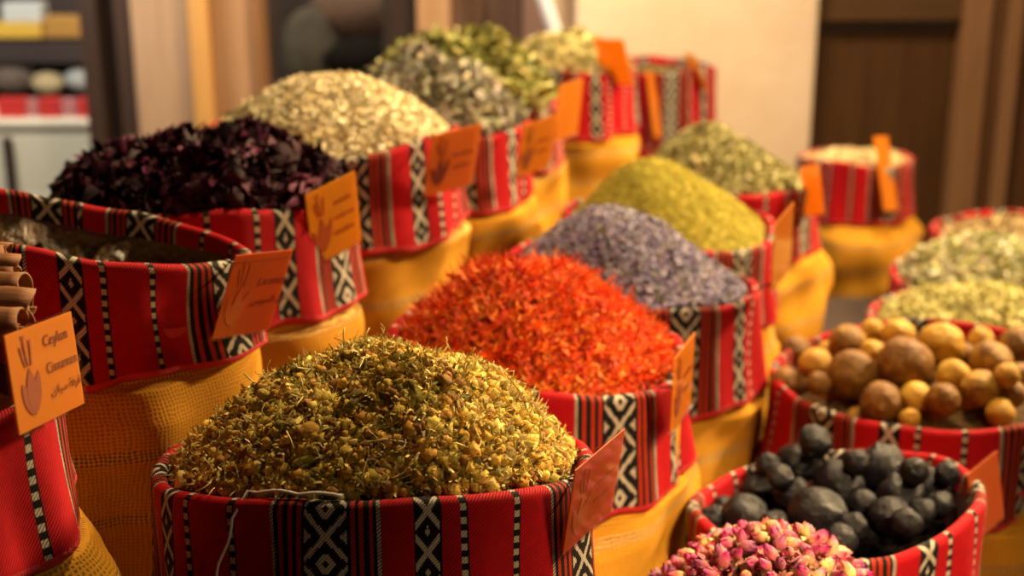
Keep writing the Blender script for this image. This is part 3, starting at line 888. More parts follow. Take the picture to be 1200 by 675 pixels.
def rosebud(seed, mat):
    gg = np.random.default_rng(seed); V = []; F = []
    for layer, (n, rr, hh, op) in enumerate(((3, .30, 1.02, .0), (4, .42, .95, .05), (5, .52, .80, .16))):
        for k in range(n):
            a0 = 2 * PI * k / n + gg.uniform(-.3, .3) + layer; wid = 2.3 * PI / n; b0 = len(V); H = hh * gg.uniform(.8, 1.1); ox = op * gg.uniform(.2, 2.0)
            for i in range(7):
                q = i / 6; z = -.55 + q * (H + .45)
                prof = math.sin(PI * (.12 + .80 * q)) ** .8
                r = rr * (.35 + .75 * prof) * (1 - .35 * q * q) + ox * q ** 3
                w = wid * (.35 + .65 * math.sin(PI * (.1 + .72 * q)))
                for j in range(5):
                    a = a0 + w * (j / 4 - .5); e = abs(j / 4 - .5) * 2
                    V.append((r * math.cos(a) * (1 + gg.normal(0, .03)), r * math.sin(a) * (1 + gg.normal(0, .03)), z - .22 * e * e * q + gg.normal(0, .012)))
            for i in range(6):
                for j in range(4): q0 = b0 + i * 5 + j; F.append((q0, q0 + 1, q0 + 6, q0 + 5))
    me = bpy.data.meshes.new('petals'); me.from_pydata(V, [], F); me.update(); me.materials.append(mat)
    me.polygons.foreach_set('use_smooth', [True] * len(F))
    v, f, s_ = t_blob(10, 6, .30, .30, .22, .05, gg); v = v + np.array([0, 0, -.62]); VV = [tuple(q) for q in v]; FF = [tuple(q) for q in f]
    for k in range(5):
        a = 2 * PI * k / 5 + gg.uniform(-.2, .2); b0 = len(VV); L = gg.uniform(.7, 1.15)
        for i in range(5):
            q = i / 4; w = .17 * (1 - q) + .01; r = .27 + .30 * math.sin(PI * q * .6); z = -.55 + L * q
            for sd in (-1, 1): VV.append((r * math.cos(a) - sd * w * math.sin(a), r * math.sin(a) + sd * w * math.cos(a), z))
        for i in range(4): q0 = b0 + 2 * i; FF.append((q0, q0 + 1, q0 + 3, q0 + 2))
    me2 = bpy.data.meshes.new('calyx'); me2.from_pydata(VV, [], FF); me2.update(); me2.materials.append(SEP)
    me2.polygons.foreach_set('use_smooth', [True] * len(FF))
    return me, me2
buds = [[rosebud(200 + 7 * i + k, PM[i]) for k in range(3)] for i in range(4)]
HX = Heap(SK['rose'], .128, 1.9, 1.05, .95, -.012, lump=.003, seed=18)
g = np.random.default_rng(115)
P, N = HX.sample(2200, g); keep = []
for i in range(len(P)):
    d = Vector(P[i]) - CAMP; D = d.y * math.cos(PT) - d.z * math.sin(PT)
    py = 337.5 - FPX * (d.y * math.sin(PT) + d.z * math.cos(PT)) / D
    if py > 720 or N[i][1] > .55: continue
    if all((P[i] - P[j]).dot(P[i] - P[j]) < 1e9 and np.linalg.norm(P[i] - P[j]) > .0138 for j in keep): keep.append(i)
LB = ['deep magenta dried rosebud in the heap at the bottom edge', 'pink dried rosebud with a pale foot in the bottom heap', 'cream and pink dried rosebud in the bottom heap', 'small dark purple dried rosebud in the bottom heap']
for i in keep[:290]:
    kd = int(g.choice(4, p=[.34, .32, .20, .14])); pm, cm = buds[kd][int(g.integers(3))]
    r = empty('rosebud', tuple(P[i] + N[i] * .003)); sc = .0122 * g.uniform(.82, 1.15)
    r.scale = (sc,) * 3
    nv = Vector(N[i] + g.normal(0, .9, 3)).normalized(); r.rotation_euler = nv.to_track_quat('Z', 'Y').to_euler()
    a = bpy.data.objects.new('petals', pm); COL.objects.link(a); a.parent = r
    c = bpy.data.objects.new('calyx', cm); COL.objects.link(c); c.parent = r
    tag(r, LB[kd], 'rosebud', ['magenta rosebuds', 'pink rosebuds', 'cream rosebuds', 'purple rosebuds'][kd] + ' in the bottom sack')
b = Batch(); HX.base = -.022; HX.base_mesh(b, [(.20, .05, .06), (.30, .12, .07)], g)
scatter(b, HX, 1500, [t_leaf(1, .6, .6, .6, 4, 1, g) for _ in range(4)], .012, [(.45, .04, .12), (.6, .2, .2), (.5, .35, .15)], g, tilt=.8)
stuff(b, 'rose_petals', attr_mat('loose_rose_petals', .6, .3), 'loose pink petals and bits between the rosebuds', 'petals')

# ================================================================== CINNAMON STICKS
CIN = wood_mat('cinnamon_bark', (.15, .048, .008), (.27, .098, .018), .7, 6, 'X')
def stick_mesh(seed, L=.26, R=.015):
    gg = np.random.default_rng(seed); nx, na = 24, 40; V = []; F = []
    ph = gg.uniform(0, 6, 4)
    for i in range(nx + 1):
        x = -L / 2 + L * i / nx + 0
        for j in range(na + 1):            # two scrolls rolling inwards, with bark thickness
            q = j / na; s = 2 * q - 1; a = s * 1.55 * PI; sg = 1 if s >= 0 else -1
            rr = R * (1 - .48 * max(0, abs(s) - .28) / .72)
            cx = sg * R * .42 * max(0, abs(s) - .28) / .72
            w = 1 + .05 * math.sin(4 * a + ph[0] + x * 40) + .03 * math.sin(x * 160 + ph[1])
            V.append((x + (.003 * math.sin(5 * q * PI + ph[2]) if i in (0, nx) else 0), cx + rr * math.sin(a) * w, -rr * math.cos(a) * w + .0015 * math.sin(x * 30 + ph[3])))
    W = na + 1
    for i in range(nx):
        for j in range(na): F.append((i * W + j, (i + 1) * W + j, (i + 1) * W + j + 1, i * W + j + 1))
    me = bpy.data.meshes.new('cinnamon_stick'); me.from_pydata(V, [], F); me.update(); me.materials.append(CIN)
    me.polygons.foreach_set('use_smooth', [True] * len(F))
    return me
def wp(px, py, D):
    return CAMP + ray(px, py) * D
sticks = [(8, 300, 1.30, 'topmost cinnamon stick of the bundle at the left edge'), (22, 318, 1.27, 'cinnamon stick second from the top of the bundle'),
          (30, 340, 1.245, 'cinnamon stick in the middle of the bundle, jutting out to the right'), (38, 361, 1.225, 'cinnamon stick second from the bottom, reaching farthest right'),
          (26, 381, 1.205, 'lowest cinnamon stick, just above the sign corner'), (2, 322, 1.33, 'cinnamon stick behind the others at the back of the bundle')]
for i, (px, py, D, lb) in enumerate(sticks):
    o = bpy.data.objects.new('cinnamon_stick', stick_mesh(300 + i)); COL.objects.link(o)
    m_ = o.data; md = o.modifiers.new('bark', 'SOLIDIFY'); md.thickness = .0018; md.offset = 0
    tip = wp(px, py, D); rz = .10 + .06 * math.sin(i * 2.1); ry = .05 * math.cos(i * 1.7) + .06
    R_ = Euler((i * .8, ry, rz)); o.rotation_euler = R_
    o.location = tip - R_.to_matrix() @ Vector((.13, 0, 0))
    tag(o, lb, 'cinnamon stick', 'cinnamon sticks bundled in the left sack')

# ================================================================== SIGN CARDS
CARD = simple('orange_card', (.84, .31, .020), .55, (.80, .285, .018), 8)
CARDD = simple('terracotta_card', (.66, .15, .03), .5, (.62, .13, .028), 8)
CARDY = simple('amber_card', (.98, .50, .03), .5)
INK = simple('maroon_print', (.30, .06, .02), .6)
INK2 = simple('rust_print', (.46, .10, .02), .6)
INKD = simple('dark_print', (.13, .02, .015), .6)
BLKM = simple('black_metal_clip', (.02, .02, .02), .35, metal=.6)
def acrylic():
    m, nt, b = new_mat('clear_acrylic')
    nt.nodes.remove(b); out = [n for n in nt.nodes if n.type == 'OUTPUT_MATERIAL'][0]
    t = node(nt, 'ShaderNodeBsdfTransparent'); gl = node(nt, 'ShaderNodeBsdfGlossy'); gl.inputs['Roughness'].default_value = .08
    t.inputs[0].default_value = (.97, .96, .94, 1)
    lw = node(nt, 'ShaderNodeLayerWeight'); mx = node(nt, 'ShaderNodeMixShader')
    fc = (S(nt, lw.outputs['Facing']).m('POWER', 4.0) * .5 + .025)
    nt.links.new(fc.k, mx.inputs[0]); nt.links.new(t.outputs[0], mx.inputs[1]); nt.links.new(gl.outputs[0], mx.inputs[2])
    nt.links.new(mx.outputs[0], out.inputs[0])
    return m
for cm_ in (CARD, CARDD, CARDY):
    nt_ = cm_.node_tree; bs_ = nt_.nodes['Principled BSDF']; out_ = [n for n in nt_.nodes if n.type == 'OUTPUT_MATERIAL'][0]
    tl = nt_.nodes.new('ShaderNodeBsdfTranslucent'); tl.inputs[0].default_value = (.98, .50, .05, 1) if cm_ is not CARDD else (.75, .2, .04, 1)
    mx_ = nt_.nodes.new('ShaderNodeMixShader'); mx_.inputs[0].default_value = .45
    nt_.links.new(bs_.outputs[0], mx_.inputs[1]); nt_.links.new(tl.outputs[0], mx_.inputs[2]); nt_.links.new(mx_.outputs[0], out_.inputs[0])
ACR = acrylic()

def text_mesh(txt, size, name, mat, parent, x, z, y=-.0011, align='LEFT', sx=1.0):
    cu = bpy.data.curves.new('txt', 'FONT'); cu.body = txt; cu.size = size; cu.align_x = align; cu.extrude = .0001; cu.resolution_u = 3
    ob = bpy.data.objects.new('txt', cu); COL.objects.link(ob)
    bpy.context.view_layer.update()
    me = bpy.data.meshes.new_from_object(ob.evaluated_get(bpy.context.evaluated_depsgraph_get()))
    bpy.data.objects.remove(ob); 
    me.materials.clear(); me.materials.append(mat)
    o = bpy.data.objects.new(name, me); COL.objects.link(o); o.parent = parent
    o.location = (x, y, z); o.rotation_euler = (PI / 2, 0, 0); o.scale = (sx, 1, 1)
    return o

def flat_poly(m, pts, y):
    b0 = len(m.v); n = len(pts)
    m.v += [(x, y, z) for x, z in pts] + [(x, y + .0004, z) for x, z in pts]
    m.f.append(tuple(b0 + i for i in range(n))); m.f.append(tuple(b0 + n + i for i in range(n - 1, -1, -1)))
    for i in range(n): m.f.append((b0 + i, b0 + n + i, b0 + n + (i + 1) % n, b0 + (i + 1) % n))

def leafpts(x0, z0, ang, L, W, n=12):
    P_ = []
    for sd in (1, -1):
        rr = range(n + 1) if sd == 1 else range(n - 1, 0, -1)
        for i in rr:
            q = i / n; w = sd * W / 2 * math.sin(PI * q) ** .75 * (1.1 - .3 * q)
            P_.append((x0 + L * q * math.sin(ang) + w * math.cos(ang), z0 + L * q * math.cos(ang) - w * math.sin(ang)))
    return P_

def emblem(w, h, mat, parent, y, faint=False):
    m = MB(); cx, cz = -w * .24, -h * .36
    flat_poly(m, leafpts(cx, cz, .0, h * .46, w * .15), y)
    flat_poly(m, leafpts(cx + w * .012, cz, .32, h * .43, w * .12), y + .0001)
    flat_poly(m, leafpts(cx - w * .012, cz, -.38, h * .36, w * .12), y + .0001)
    for (dx, a, L) in ((0, -.22, .30), (-.035, -.5, .2), (.04, .16, .24)):
        x0, z0 = cx + dx * w, cz + h * .48
        P_ = []
        for i in range(9):
            q = i / 8; P_.append((x0 + h * L * q * math.sin(a * (1 - .5 * q)), z0 + h * L * q, .012 * w * (1 + (.9 if q > .9 else 0))))
        pts_ = [(x - t_, z) for x, z, t_ in P_] + [(x + t_, z) for x, z, t_ in reversed(P_)]
        flat_poly(m, pts_, y)
    return m.build('printed_emblem', mat, parent)

def scribble(w, h, rows, mat, parent, y, seed):
    gg = np.random.default_rng(seed)
    for (x0, x1, z) in rows:
        m = MB(); x = x0
        while x < x1:
            dx = gg.uniform(.025, .05) * w; hh = gg.uniform(.02, .045) * h
            pts_ = [(x, z - hh * .6), (x + dx * .35, z - hh * .6), (x + dx * .6, z + hh), (x + dx * .3, z + hh)]
            flat_poly(m, pts_, y)
            flat_poly(m, [(x, z - .007 * h), (x + dx * 1.05, z - .007 * h), (x + dx * 1.05, z + .007 * h), (x, z + .007 * h)], y + .0001)
            x += dx
        m.build('printed_line', mat, parent)

def card(c, rot, w, h, label, kind, mat=None, clip=None, ink=None):
    root = empty('sign_card', c, rot); tag(root, label, 'sign', 'orange sign cards clipped to the sack rims')
    mat = mat or CARD; ink = ink or INK
    MB().box(-w / 2 + .002, w / 2 - .002, -.0006, .0006, -h / 2 + .002, h / 2 - .002).build('paper_card', mat, root)
    sl = MB(); sl.box(-w / 2, w / 2, -.0028, -.0019, -h / 2, h / 2); sl.box(-w / 2, w / 2, .0019, .0028, -h / 2, h / 2)
    sl.box(-w / 2, w / 2, -.0019, .0019, -h / 2, -h / 2 + .001)
    sl.build('clear_sleeve', ACR, root)
    y = -.0014
    if kind == 'ceylon':
        emblem(w, h, INK, root, y)
        text_mesh('Ceylon', h * .155, 'printed_word', INKD, root, w * .00, h * .24, y, sx=1.0)
        text_mesh('Cinnamon', h * .155, 'printed_word', INKD, root, w * .00, -h * .03, y, sx=.86)
        text_mesh('\uFEE5\uFEFC\uFEF4\uFEB3 \uFE94\uFED3\uFEAE\uFED7', h * .12, 'printed_arabic_line', INKD, root, w * .02, -h * .25, y)
    elif kind == 'licorice':
        emblem(w, h, INK2, root, y)
        text_mesh('Licorice', h * .13, 'printed_word', INKD, root, w * .02, h * .10, y, sx=1.0)
        text_mesh('\uFEB1\uFEEE\uFEB4\uFEDF\uFE8D \uFED5\uFEAE\uFECB', h * .115, 'printed_arabic_line', INKD, root, w * .0, -h * .12, y)
        flat = MB(); flat.box(-w * .46, w * .46, y, y + .0003, h * .40, h * .41); flat.build('printed_rule', INK2, root)
    elif kind == 'lines':
        emblem(w, h, ink, root, y)
        scribble(w, h, ((.02 * w, .34 * w, .20 * h), (.0, .38 * w, .0), (-.02 * w, .36 * w, -.2 * h)), ink, root, y, 5)
    elif kind == 'two':
        emblem(w, h, ink, root, y)
        scribble(w, h, ((-.02 * w, .36 * w, .08 * h), (.02 * w, .32 * w, -.12 * h)), ink, root, y, 6)
    # clip: binder body + rod reaching to the rim
    if clip is not None:
        M = root.rotation_euler.to_matrix(); t = M.transposed() @ (Vector(clip) - Vector(c))
        cm = MB(); x0 = max(-w / 2 + .012, min(w / 2 - .012, t.x)); zb = max(-h / 2 + .006, min(h / 2 - .004, t.z))
        cm.tube([(x0, .003, zb), (x0, .008, zb), ((x0 + t.x) / 2, (t.y + .008) / 2, (zb + t.z) / 2 + .004), tuple(t)], .0016, 8)
        cm.box(x0 - .006, x0 + .006, .0028, .0085, zb - .008, zb + .006, .001)
        cm.build('clip', BLKM, root, False)
    return root
def rimclip(n, px):
    """rim point of a sack nearest to a sign"""
    s = SK[n]; c = Vector(px)
    return min((rim_pt(s, t_, .004, .001) for t_ in np.linspace(-PI, PI, 361)), key=lambda q: (q - c).length)
def CD(n, c, rot, w, h, label, kind, **kw): card(c, rot, w, h, label, kind, clip=rimclip(n, c), **kw)
CD('cinnamon', (-.394, 1.116, 1.281), (-.121, .110, 1.337), .105, .087, 'orange sign reading Ceylon Cinnamon at the left edge', 'ceylon')
CD('licorice', (-.298, 1.545, 1.215), (.287, .157, .979), .097, .109, 'orange sign reading Licorice at the corner of the half-empty sack', 'licorice', mat=CARDD)
CD('hibiscus', (-.252, 1.933, 1.204), (.201, -.234, .790), .094, .122, 'bright orange sign with a flower emblem clipped to the hibiscus sack', 'lines', mat=CARDY, ink=INK2)
CD('pale', (-.100, 2.316, 1.207), (.373, -.093, .635), .103, .125, 'orange sign clipped to the cream heap sack', 'two')
CD('grey', (.047, 2.704, 1.152), (.278, -.104, .774), .095, .119, 'orange sign clipped to the grey leaf sack', 'two')
CD('bay', (.129, 3.192, 1.137), (.166, -.075, .870), .092, .139, 'orange sign on the olive leaf sack, partly behind another sign', 'plain')
CD('straw', (.285, 3.955, 1.139), (.384, -.034, -.609), .100, .146, 'glowing amber sign at the straw-yellow herb sack, highest in the picture', 'plain', mat=CARDY)
CD('darkfar', (.494, 4.867, .862), (-.220, .129, 1.030), .06, .232, 'narrow upright sign hanging on the front of the farthest sack', 'plain')
CD('darkfar', (.645, 4.948, .964), (.414, -.014, -1.256), .092, .141, 'amber sign leaning on the right side of the farthest sack', 'plain', mat=CARDY)
CD('cham', (.077, 1.210, 1.125), (.186, -.096, .985), .095, .100, 'terracotta sign clipped to the right of the chamomile sack', 'two', mat=CARDD, ink=INK2)
CD('saff', (.225, 1.736, 1.032), (.045, -.087, 1.155), .092, .113, 'orange sign seen edge-on at the right of the safflower sack', 'two')
CD('lav', (.441, 2.213, 1.085), (.072, -.208, 1.047), .092, .128, 'slim orange sign above the right rim of the lavender sack', 'plain')
CD('oreg', (.681, 3.120, .966), (.021, -.307, -1.273), .090, .118, 'small orange sign at the right rim of the oregano sack', 'plain')
CD('red', (1.197, 4.414, .718), (-.338, .112, .709), .08, .243, 'tall narrow pale orange sign on the sack by the brown door', 'plain')
CD('black', (.659, 1.784, .845), (-.177, -.061, .827), .094, .105, 'blank terracotta sign on the right rim of the black lime sack', 'plain', mat=CARDD)

# ================================================================== STALL TIERS
WD = wood_mat('dark_stall_wood', (.022, .011, .006), (.04, .02, .01), .7, 1, 'Y')
def prism(pts, z0, z1):
    m = MB(); n = len(pts); m.v = [(x, y, z0) for x, y in pts] + [(x, y, z1) for x, y in pts]
    m.f = [tuple(range(n - 1, -1, -1)), tuple(range(n, 2 * n))] + [(i, (i + 1) % n, n + (i + 1) % n, n + i) for i in range(n)]
    return m
AB = [(-.50, .9), (-.39, 1.3), (-.29, 1.6), (-.2, 1.95), (.22, 3.3), (.42, 4.45)]
BC = [(.0, .9), (.075, 1.4), (.24, 1.85), (.42, 2.25), (.76, 3.2), (.84, 5.4)]
st = empty('stepped_display_stand', (0, 2.5, 0)); tag(st, 'dark wooden stepped stand carrying all the sacks', 'stand')
def tier(pts, z0, z1):
    o = prism([(x, y - 2.5) for x, y in pts], z0, z1).build('tier', WD, st)
tier([(-1.0, .9)] + AB + [(-.3, 4.45), (-1.0, 2.2)], 0, TA)
tier(AB + [(.42, 5.4)] + BC[::-1], 0, TB)
tier(BC[:-1] + [(.80, 4.22), (1.9, 4.22), (1.9, 3.4), (1.1, .9)], 0, TC)
tier([(.80, 4.22), (.84, 5.4), (1.9, 5.4), (1.9, 4.22)], 0, TD)

# ================================================================== THE ROOM
def structure(o): o['kind'] = 'structure'; return o
FL = simple('dark_floor_tiles', (.045, .026, .016), .6, (.07, .04, .025), 3)
structure(MB().box(-6, 6, -3, 9.5, -.1, 0).build('floor', FL))
WY = 5.9
def X(px, y=WY, py=100):
    d = ray(px, py); return d.x * (y / d.y)
CRM = simple('cream_plaster', (.74, .55, .36), .8, (.80, .62, .43), 5, .25, 12)
CRD = simple('shaded_cream_plaster', (.62, .43, .26), .8, (.68, .48, .30), 5, .2, 12)  # darker copy of the cream plaster, shade of the angled side in its colour
DRW = wood_mat('brown_door_wood', (.062, .024, .005), (.11, .045, .010), .45)
WGR = wood_mat('weathered_wood', (.30, .18, .10), (.40, .26, .16), .6)
WOR = wood_mat('varnished_wood', (.50, .25, .07), (.60, .32, .10), .4)
WMB = wood_mat('mid_brown_wood', (.24, .11, .045), (.34, .17, .07), .5)
WDK = wood_mat('black_brown_wood', (.018, .009, .007), (.035, .018, .012), .5)
H2 = 3.2
structure(MB().box(X(672), X(945), WY - .16, WY + .2, 0, H2, .02).build('wall_cream_pillar', CRM))
structure(MB().box(X(645), X(674), WY - .02, WY + .2, 0, H2).build('wall_shaded_return', CRD))
structure(MB().box(X(1147), 6, WY - .02, WY + .2, 0, H2).build('wall_right', wood_mat('brown_wall_panel', (.09, .036, .010), (.14, .055, .016), .5)))
dr = empty('door_1', ((X(945) + X(1147)) / 2, WY, 0)); dr['kind'] = 'structure'
def dpart(name, x0, x1, y0, y1, z0, z1, mat, bev=.008):
    o = MB().box(x0 - dr.location.x, x1 - dr.location.x, y0 - WY, y1 - WY, z0, z1, bev).build(name, mat, dr); return o
dpart('door_panel', X(945), X(1147), WY + .06, WY + .10, .02, 1.0, DRW)
dpart('door_rail', X(945), X(1147), WY + .0, WY + .06, 1.03, 1.22, wood_mat('door_rail_wood', (.08, .034, .010), (.12, .055, .016), .45, 1, 'X'))
dpart('door_moulding', X(945), X(1147), WY + .03, WY + .07, .985, 1.035, WDK, .004)
dpart('door_panel', X(945), X(1147), WY + .06, WY + .10, 1.22, 2.1, DRW)
dpart('door_jamb', X(1120), X(1152), WY - .04, WY + .06, 0, 2.2, WMB)
structure(MB().box(X(1170), X(1186), WY - .06, WY - .02, 0, H2, .004).build('trim_1', WMB))
# left pillars and slats
structure(MB().box(X(108), X(127), WY - .1, WY + .1, 0, H2).build('trim_2', wood_mat('very_dark_brown_wood', (.025, .012, .008), (.04, .02, .012))))
structure(MB().box(X(127), X(146), WY - .04, WY + .1, 0, H2).build('trim_3', WDK))
structure(MB().box(X(146), X(169), WY - .08, WY + .1, 0, H2).build('trim_4', wood_mat('dark_post_wood', (.035, .017, .011), (.055, .027, .017))))
structure(MB().box(X(169), X(237), WY - .14, WY + .1, 0, H2, .012).build('wall_wooden_pillar', WGR))
structure(MB().box(X(237), X(259), WY - .18, WY + .1, 0, H2, .01).build('trim_5', WOR))
structure(MB().box(X(259), X(309), WY - .14, WY + .1, 0, H2, .01).build('wall_wooden_pilaster', wood_mat('brown_pilaster', (.30, .15, .065), (.40, .22, .11), .6)))
structure(MB().box(X(309), X(313), WY - .16, WY + .1, 0, H2).build('trim_6', WMB))
structure(MB().box(X(460), X(491), WY - .02, WY + .12, 0, H2).build('trim_7', WDK))
structure(MB().box(X(491), X(529), WY - .06, WY + .12, 0, H2, .01).build('trim_8', wood_mat('light_slat_wood', (.38, .20, .09), (.46, .27, .14), .5)))
structure(MB().box(X(529), X(566), WY - .02, WY + .12, 0, H2, .006).build('trim_9', wood_mat('mid_slat_wood', (.14, .07, .04), (.18, .10, .06), .5)))
structure(MB().box(X(566), X(612), WY + .02, WY + .12, 0, H2).build('trim_10', wood_mat('dark_slat_wood', (.06, .03, .022), (.09, .05, .035), .5)))
structure(MB().box(X(612), X(646), WY - .0, WY + .12, 0, H2, .006).build('trim_11', wood_mat('grey_slat_wood', (.16, .09, .07), (.20, .12, .09), .5)))
# windows with rooms behind
GLS = ACR
structure(MB().box(X(313), X(460), WY + .05, WY + .06, 0.3, H2).build('window_1', GLS))
structure(MB().box(-6, X(108), WY + .05, WY + .06, 0.3, H2).build('window_2', GLS))
DKW = simple('dim_shop_wall', (.09, .07, .065), .8, (.16, .12, .11), 2)
structure(MB().box(-6, 3, 8.6, 8.8, 0, H2).build('wall_back', DKW))
structure(MB().box(-.55, -.45, WY + .12, 8.6, 0, H2).build('wall_shop_side', DKW))

def crate(name, px0, px1, py0, py1, y, depth, mat, label, cat, group=None, bev=.01):
    x0, x1 = X(px0, y, (py0 + py1) / 2), X(px1, y, (py0 + py1) / 2)
    def zz(py): d = ray(px0, py); return 1.7 + d.z * (y / d.y)
    z0, z1 = zz(py1), zz(py0)
    m = MB(); m.box(x0, x1, y, y + depth, z0, z1, bev)
    return tag(m.build(name, mat), label, cat, group)
# counter in the left shop
def zat(py, y): d = ray(50, py); return 1.7 + d.z * (y / d.y)
zc = zat(141, 6.35)
cn = empty('white_counter', (X(40, 6.35), 6.5, 0)); tag(cn, 'white low counter behind the window at the left', 'counter')
cx = cn.location.x
MB().box(-1.2, .55, -.15, .25, 0, zc - .03, .01).build('counter_body', simple('white_laminate', (.62, .60, .50), .5), cn)
MB().box(-1.22, .57, -.17, .27, zc - .03, zc, .008).build('counter_top', simple('white_counter_top', (.68, .66, .56), .35), cn)
MB().box(X(-6, 6.3) - cx, X(5, 6.3) - cx, -.19, -.17, .1, zc - .07, .004).build('counter_panel', WDK, cn)
for (a, b_, lb) in ((-4, 30, 'red packet on the white counter at the picture edge'), (45, 70, 'middle red packet on the white counter'), (90, 112, 'red packet beside the dark post')):
    crate('packet', a, b_, 116, 141, 6.42, .08, simple('red_packet', (.45, .02, .02), .5), lb, 'packet', 'red packets on the white counter')
for (a, b_, lb) in ((30, 45, 'pinkish packet between the red ones on the left'), (70, 90, 'pinkish packet between the red ones on the right')):
    crate('packet', a, b_, 117, 141, 6.44, .06, simple('pink_packet', (.38, .14, .15), .6), lb, 'packet', 'pink packets on the white counter')
sh = empty('shop_shelf', (X(50, 6.9), 6.95, 0)); tag(sh, 'dark shelf in the shop behind the left window', 'shelf')
zs1, zs2 = zat(112, 6.9), zat(46, 6.9)
SHM = simple('dark_shelf', (.03, .02, .02), .6)
MB().box(-1.3, .6, -.15, .2, zs1 - .03, zs1, .004).build('shelf_board', SHM, sh)
MB().box(-1.3, .6, -.15, .2, zs2 - .10, zs2, .004).build('shelf_board', SHM, sh)
MB().box(-1.3, .6, .2, .23, 0, 1.9, .004).build('back_panel', SHM, sh)
MB().box(-1.3, -1.27, -.15, .2, 0, 1.9, .004).build('side_panel', SHM, sh); MB().box(.57, .6, -.15, .2, 0, 1.9, .004).build('side_panel', SHM, sh)
def bag(name, px, py, r, y, mat, label, cat, group, sx=1.2, sz=.8):
    v, f, _ = t_blob(18, 12, 1, .8, 1, .03, np.random.default_rng(int(px + py)))
    d = ray(px, py); p = CAMP + d * (y / d.y); rr = r * (y / d.y) / FPX
    v = v * np.array([rr * sx, rr, rr * sz])
    o = meshobj(name, v, [tuple(q) for q in f], mat, None, True); o.location = p
    return tag(o, label, cat, group)
bag('cloth_bag', 15, 88, 26, 6.9, simple('brown_grey_cloth', (.12, .09, .08), .8), 'brownish cloth bag on the left shop shelf', 'bag', 'bags on the shop shelf')
bag('cloth_bag', 56, 97, 16, 6.86, simple('beige_cloth', (.42, .34, .20), .8), 'small beige bag on the left shop shelf', 'bag', 'bags on the shop shelf')
bag('cloth_bag', 97, 92, 18, 6.88, simple('blue_grey_cloth', (.34, .36, .38), .8), 'bluish grey bag next to the beige one', 'bag', 'bags on the shop shelf')
crate('box', -20, 48, 27, 45, 6.8, .12, simple('yellow_box', (.60, .38, .05), .6), 'yellow box on the upper shop shelf', 'box', 'boxes on the upper shop shelf')
crate('box', 50, 106, 20, 45, 6.82, .12, simple('mustard_box', (.36, .19, .04), .6), 'mustard box beside the yellow one', 'box', 'boxes on the upper shop shelf')
crate('box', 2, 48, 4, 26.5, 6.82, .12, simple('pale_blue_box', (.50, .54, .56), .6), 'pale box stacked on the yellow one', 'box', 'boxes on the upper shop shelf')
# behind the middle window
MB().box(X(300, 7), -.57, 6.3, 7.5, 0, .56, .01).build('low_bench', SHM)
tag(bpy.data.objects['low_bench'], 'dark low bench behind the middle window carrying cloth bundles', 'bench')
bag('bundle', 366, 62, 36, 7.0, simple('grey_green_cloth', (.055, .05, .035), .9, (.12, .105, .08), 5), 'grey-green cloth bundle behind the middle window', 'bundle', 'bundles behind the middle window', 1.0, 1.5)
bag('bundle', 425, 6, 48, 7.05, simple('pinkish_cloth', (.20, .13, .10), .9), 'pinkish brown bundle behind the middle window', 'bundle', 'bundles behind the middle window', 1.2, .9)
bag('bundle', 430, 70, 34, 6.6, simple('black_cloth', (.012, .011, .010), .95, spec=.1), 'black bundle low behind the middle window', 'bundle', 'bundles behind the middle window', 1.5, .8)
tb = MB(); 
t0 = CAMP + ray(640, 17) * 5.35
tb2 = [Vector((t0.x + .03, t0.y + .03, zat(36, t0.y) + 0)), Vector((t0.x - .05, t0.y + .1, 1.9))]
# leaning white pipe, foot on the floor behind the stand
d1 = ray(628, -30); d2 = ray(650, 36); top = CAMP + d1 * (5.62 / d1.y); bot = CAMP + d2 * (5.60 / d2.y)
dd = (top - bot).normalized(); foot = bot + dd * (-(bot.z) / dd.z)
pp = empty('white_pipe', foot); tag(pp, 'white pipe leaning beside the wooden slats at the top', 'pipe')
tb = MB(); tb.tube([(0, 0, 0), tuple(top - foot), tuple((top - foot) * 1.5)], .028, 20); tb.build('pipe_tube', simple('white_plastic', (.80, .80, .84), .3), pp, True)
MB().tube([(0, 0, .002), tuple(dd * .05)], .036, 20).build('rubber_foot', BLKM, pp, True)

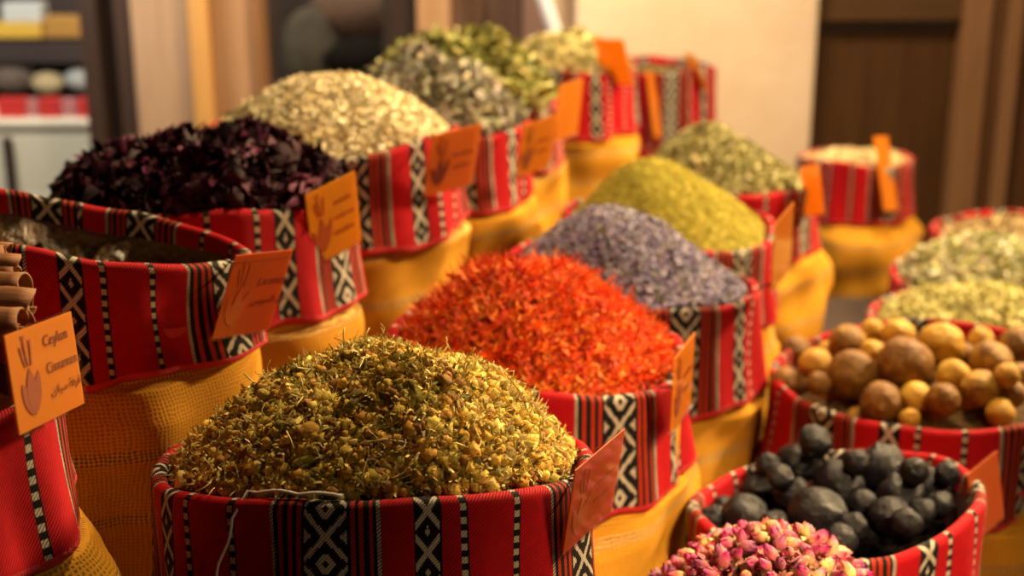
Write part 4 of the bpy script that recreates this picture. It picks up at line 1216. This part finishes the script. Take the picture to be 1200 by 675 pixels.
# ================================================================== LIGHT, CAMERA
def area(loc, tgt, size, e, col, spread=180):
    l = bpy.data.lights.new('market_or_fill_lamp', 'AREA'); l.energy = e; l.color = col; l.shape = 'DISK'; l.size = size; l.spread = math.radians(spread)
    o = bpy.data.objects.new('market_or_fill_lamp', l); COL.objects.link(o); o.location = loc
    o.rotation_euler = (Vector(tgt) - Vector(loc)).to_track_quat('-Z', 'Y').to_euler()
WARM = (1, .70, .36)
area((2.2, 3.05, 2.35), (-.1, 1.6, 1.0), .20, 135, WARM)
area((1.6, 4.2, 2.6), (.1, 2.8, 1.1), .22, 90, WARM)
area((.45, 2.5, 3.0), (-.1, 1.9, 1.1), .22, 62, WARM)
area((2.6, 3.2, 2.4), (1.0, 2.7, .8), .22, 60, WARM)
area((.7, 4.7, 2.9), (.75, 5.9, .9), .4, 58, (1, .83, .60))
area((-.9, 4.6, 2.9), (-1.0, 5.9, .9), .4, 32, (1, .83, .60))
area((-2.3, 5.2, 2.3), (-2.05, 6.3, .4), .4, 75, (1, .95, .85))  # added fill that brightens the front of the white counter
area((1.7, .35, 1.65), (.15, 1.25, 1.0), .25, 4.5, WARM)  # added low front fill for the chamomile collar
area((1.1, .5, 2.5), (.40, 1.45, .9), .2, 5, WARM, 35)  # added narrow fill on the rosebuds and black limes
area((-1.2, 6.35, 2.6), (-.9, 6.9, .7), .4, 32, (1, .85, .65))  # added fill inside the shop, lifts the bundles behind the window
w = bpy.data.worlds.new('World'); scene.world = w; w.use_nodes = True
w.node_tree.nodes['Background'].inputs[0].default_value = (1, .72, .50, 1); w.node_tree.nodes['Background'].inputs[1].default_value = .022

cam = bpy.data.cameras.new('Camera'); co = bpy.data.objects.new('Camera', cam); COL.objects.link(co)
co.location = CAMP; co.rotation_euler = (PI / 2 - PT, 0, 0)
cam.sensor_width = 36; cam.lens = 36 * FPX / 1200
cam.clip_start = .05
cam.dof.use_dof = True; cam.dof.focus_distance = 1.34; cam.dof.aperture_fstop = 3.6
scene.camera = co
vs = scene.view_settings; vs.view_transform = 'Standard'; vs.look = 'None'; vs.gamma = 1; vs.use_curve_mapping = False; vs.exposure = 0.0
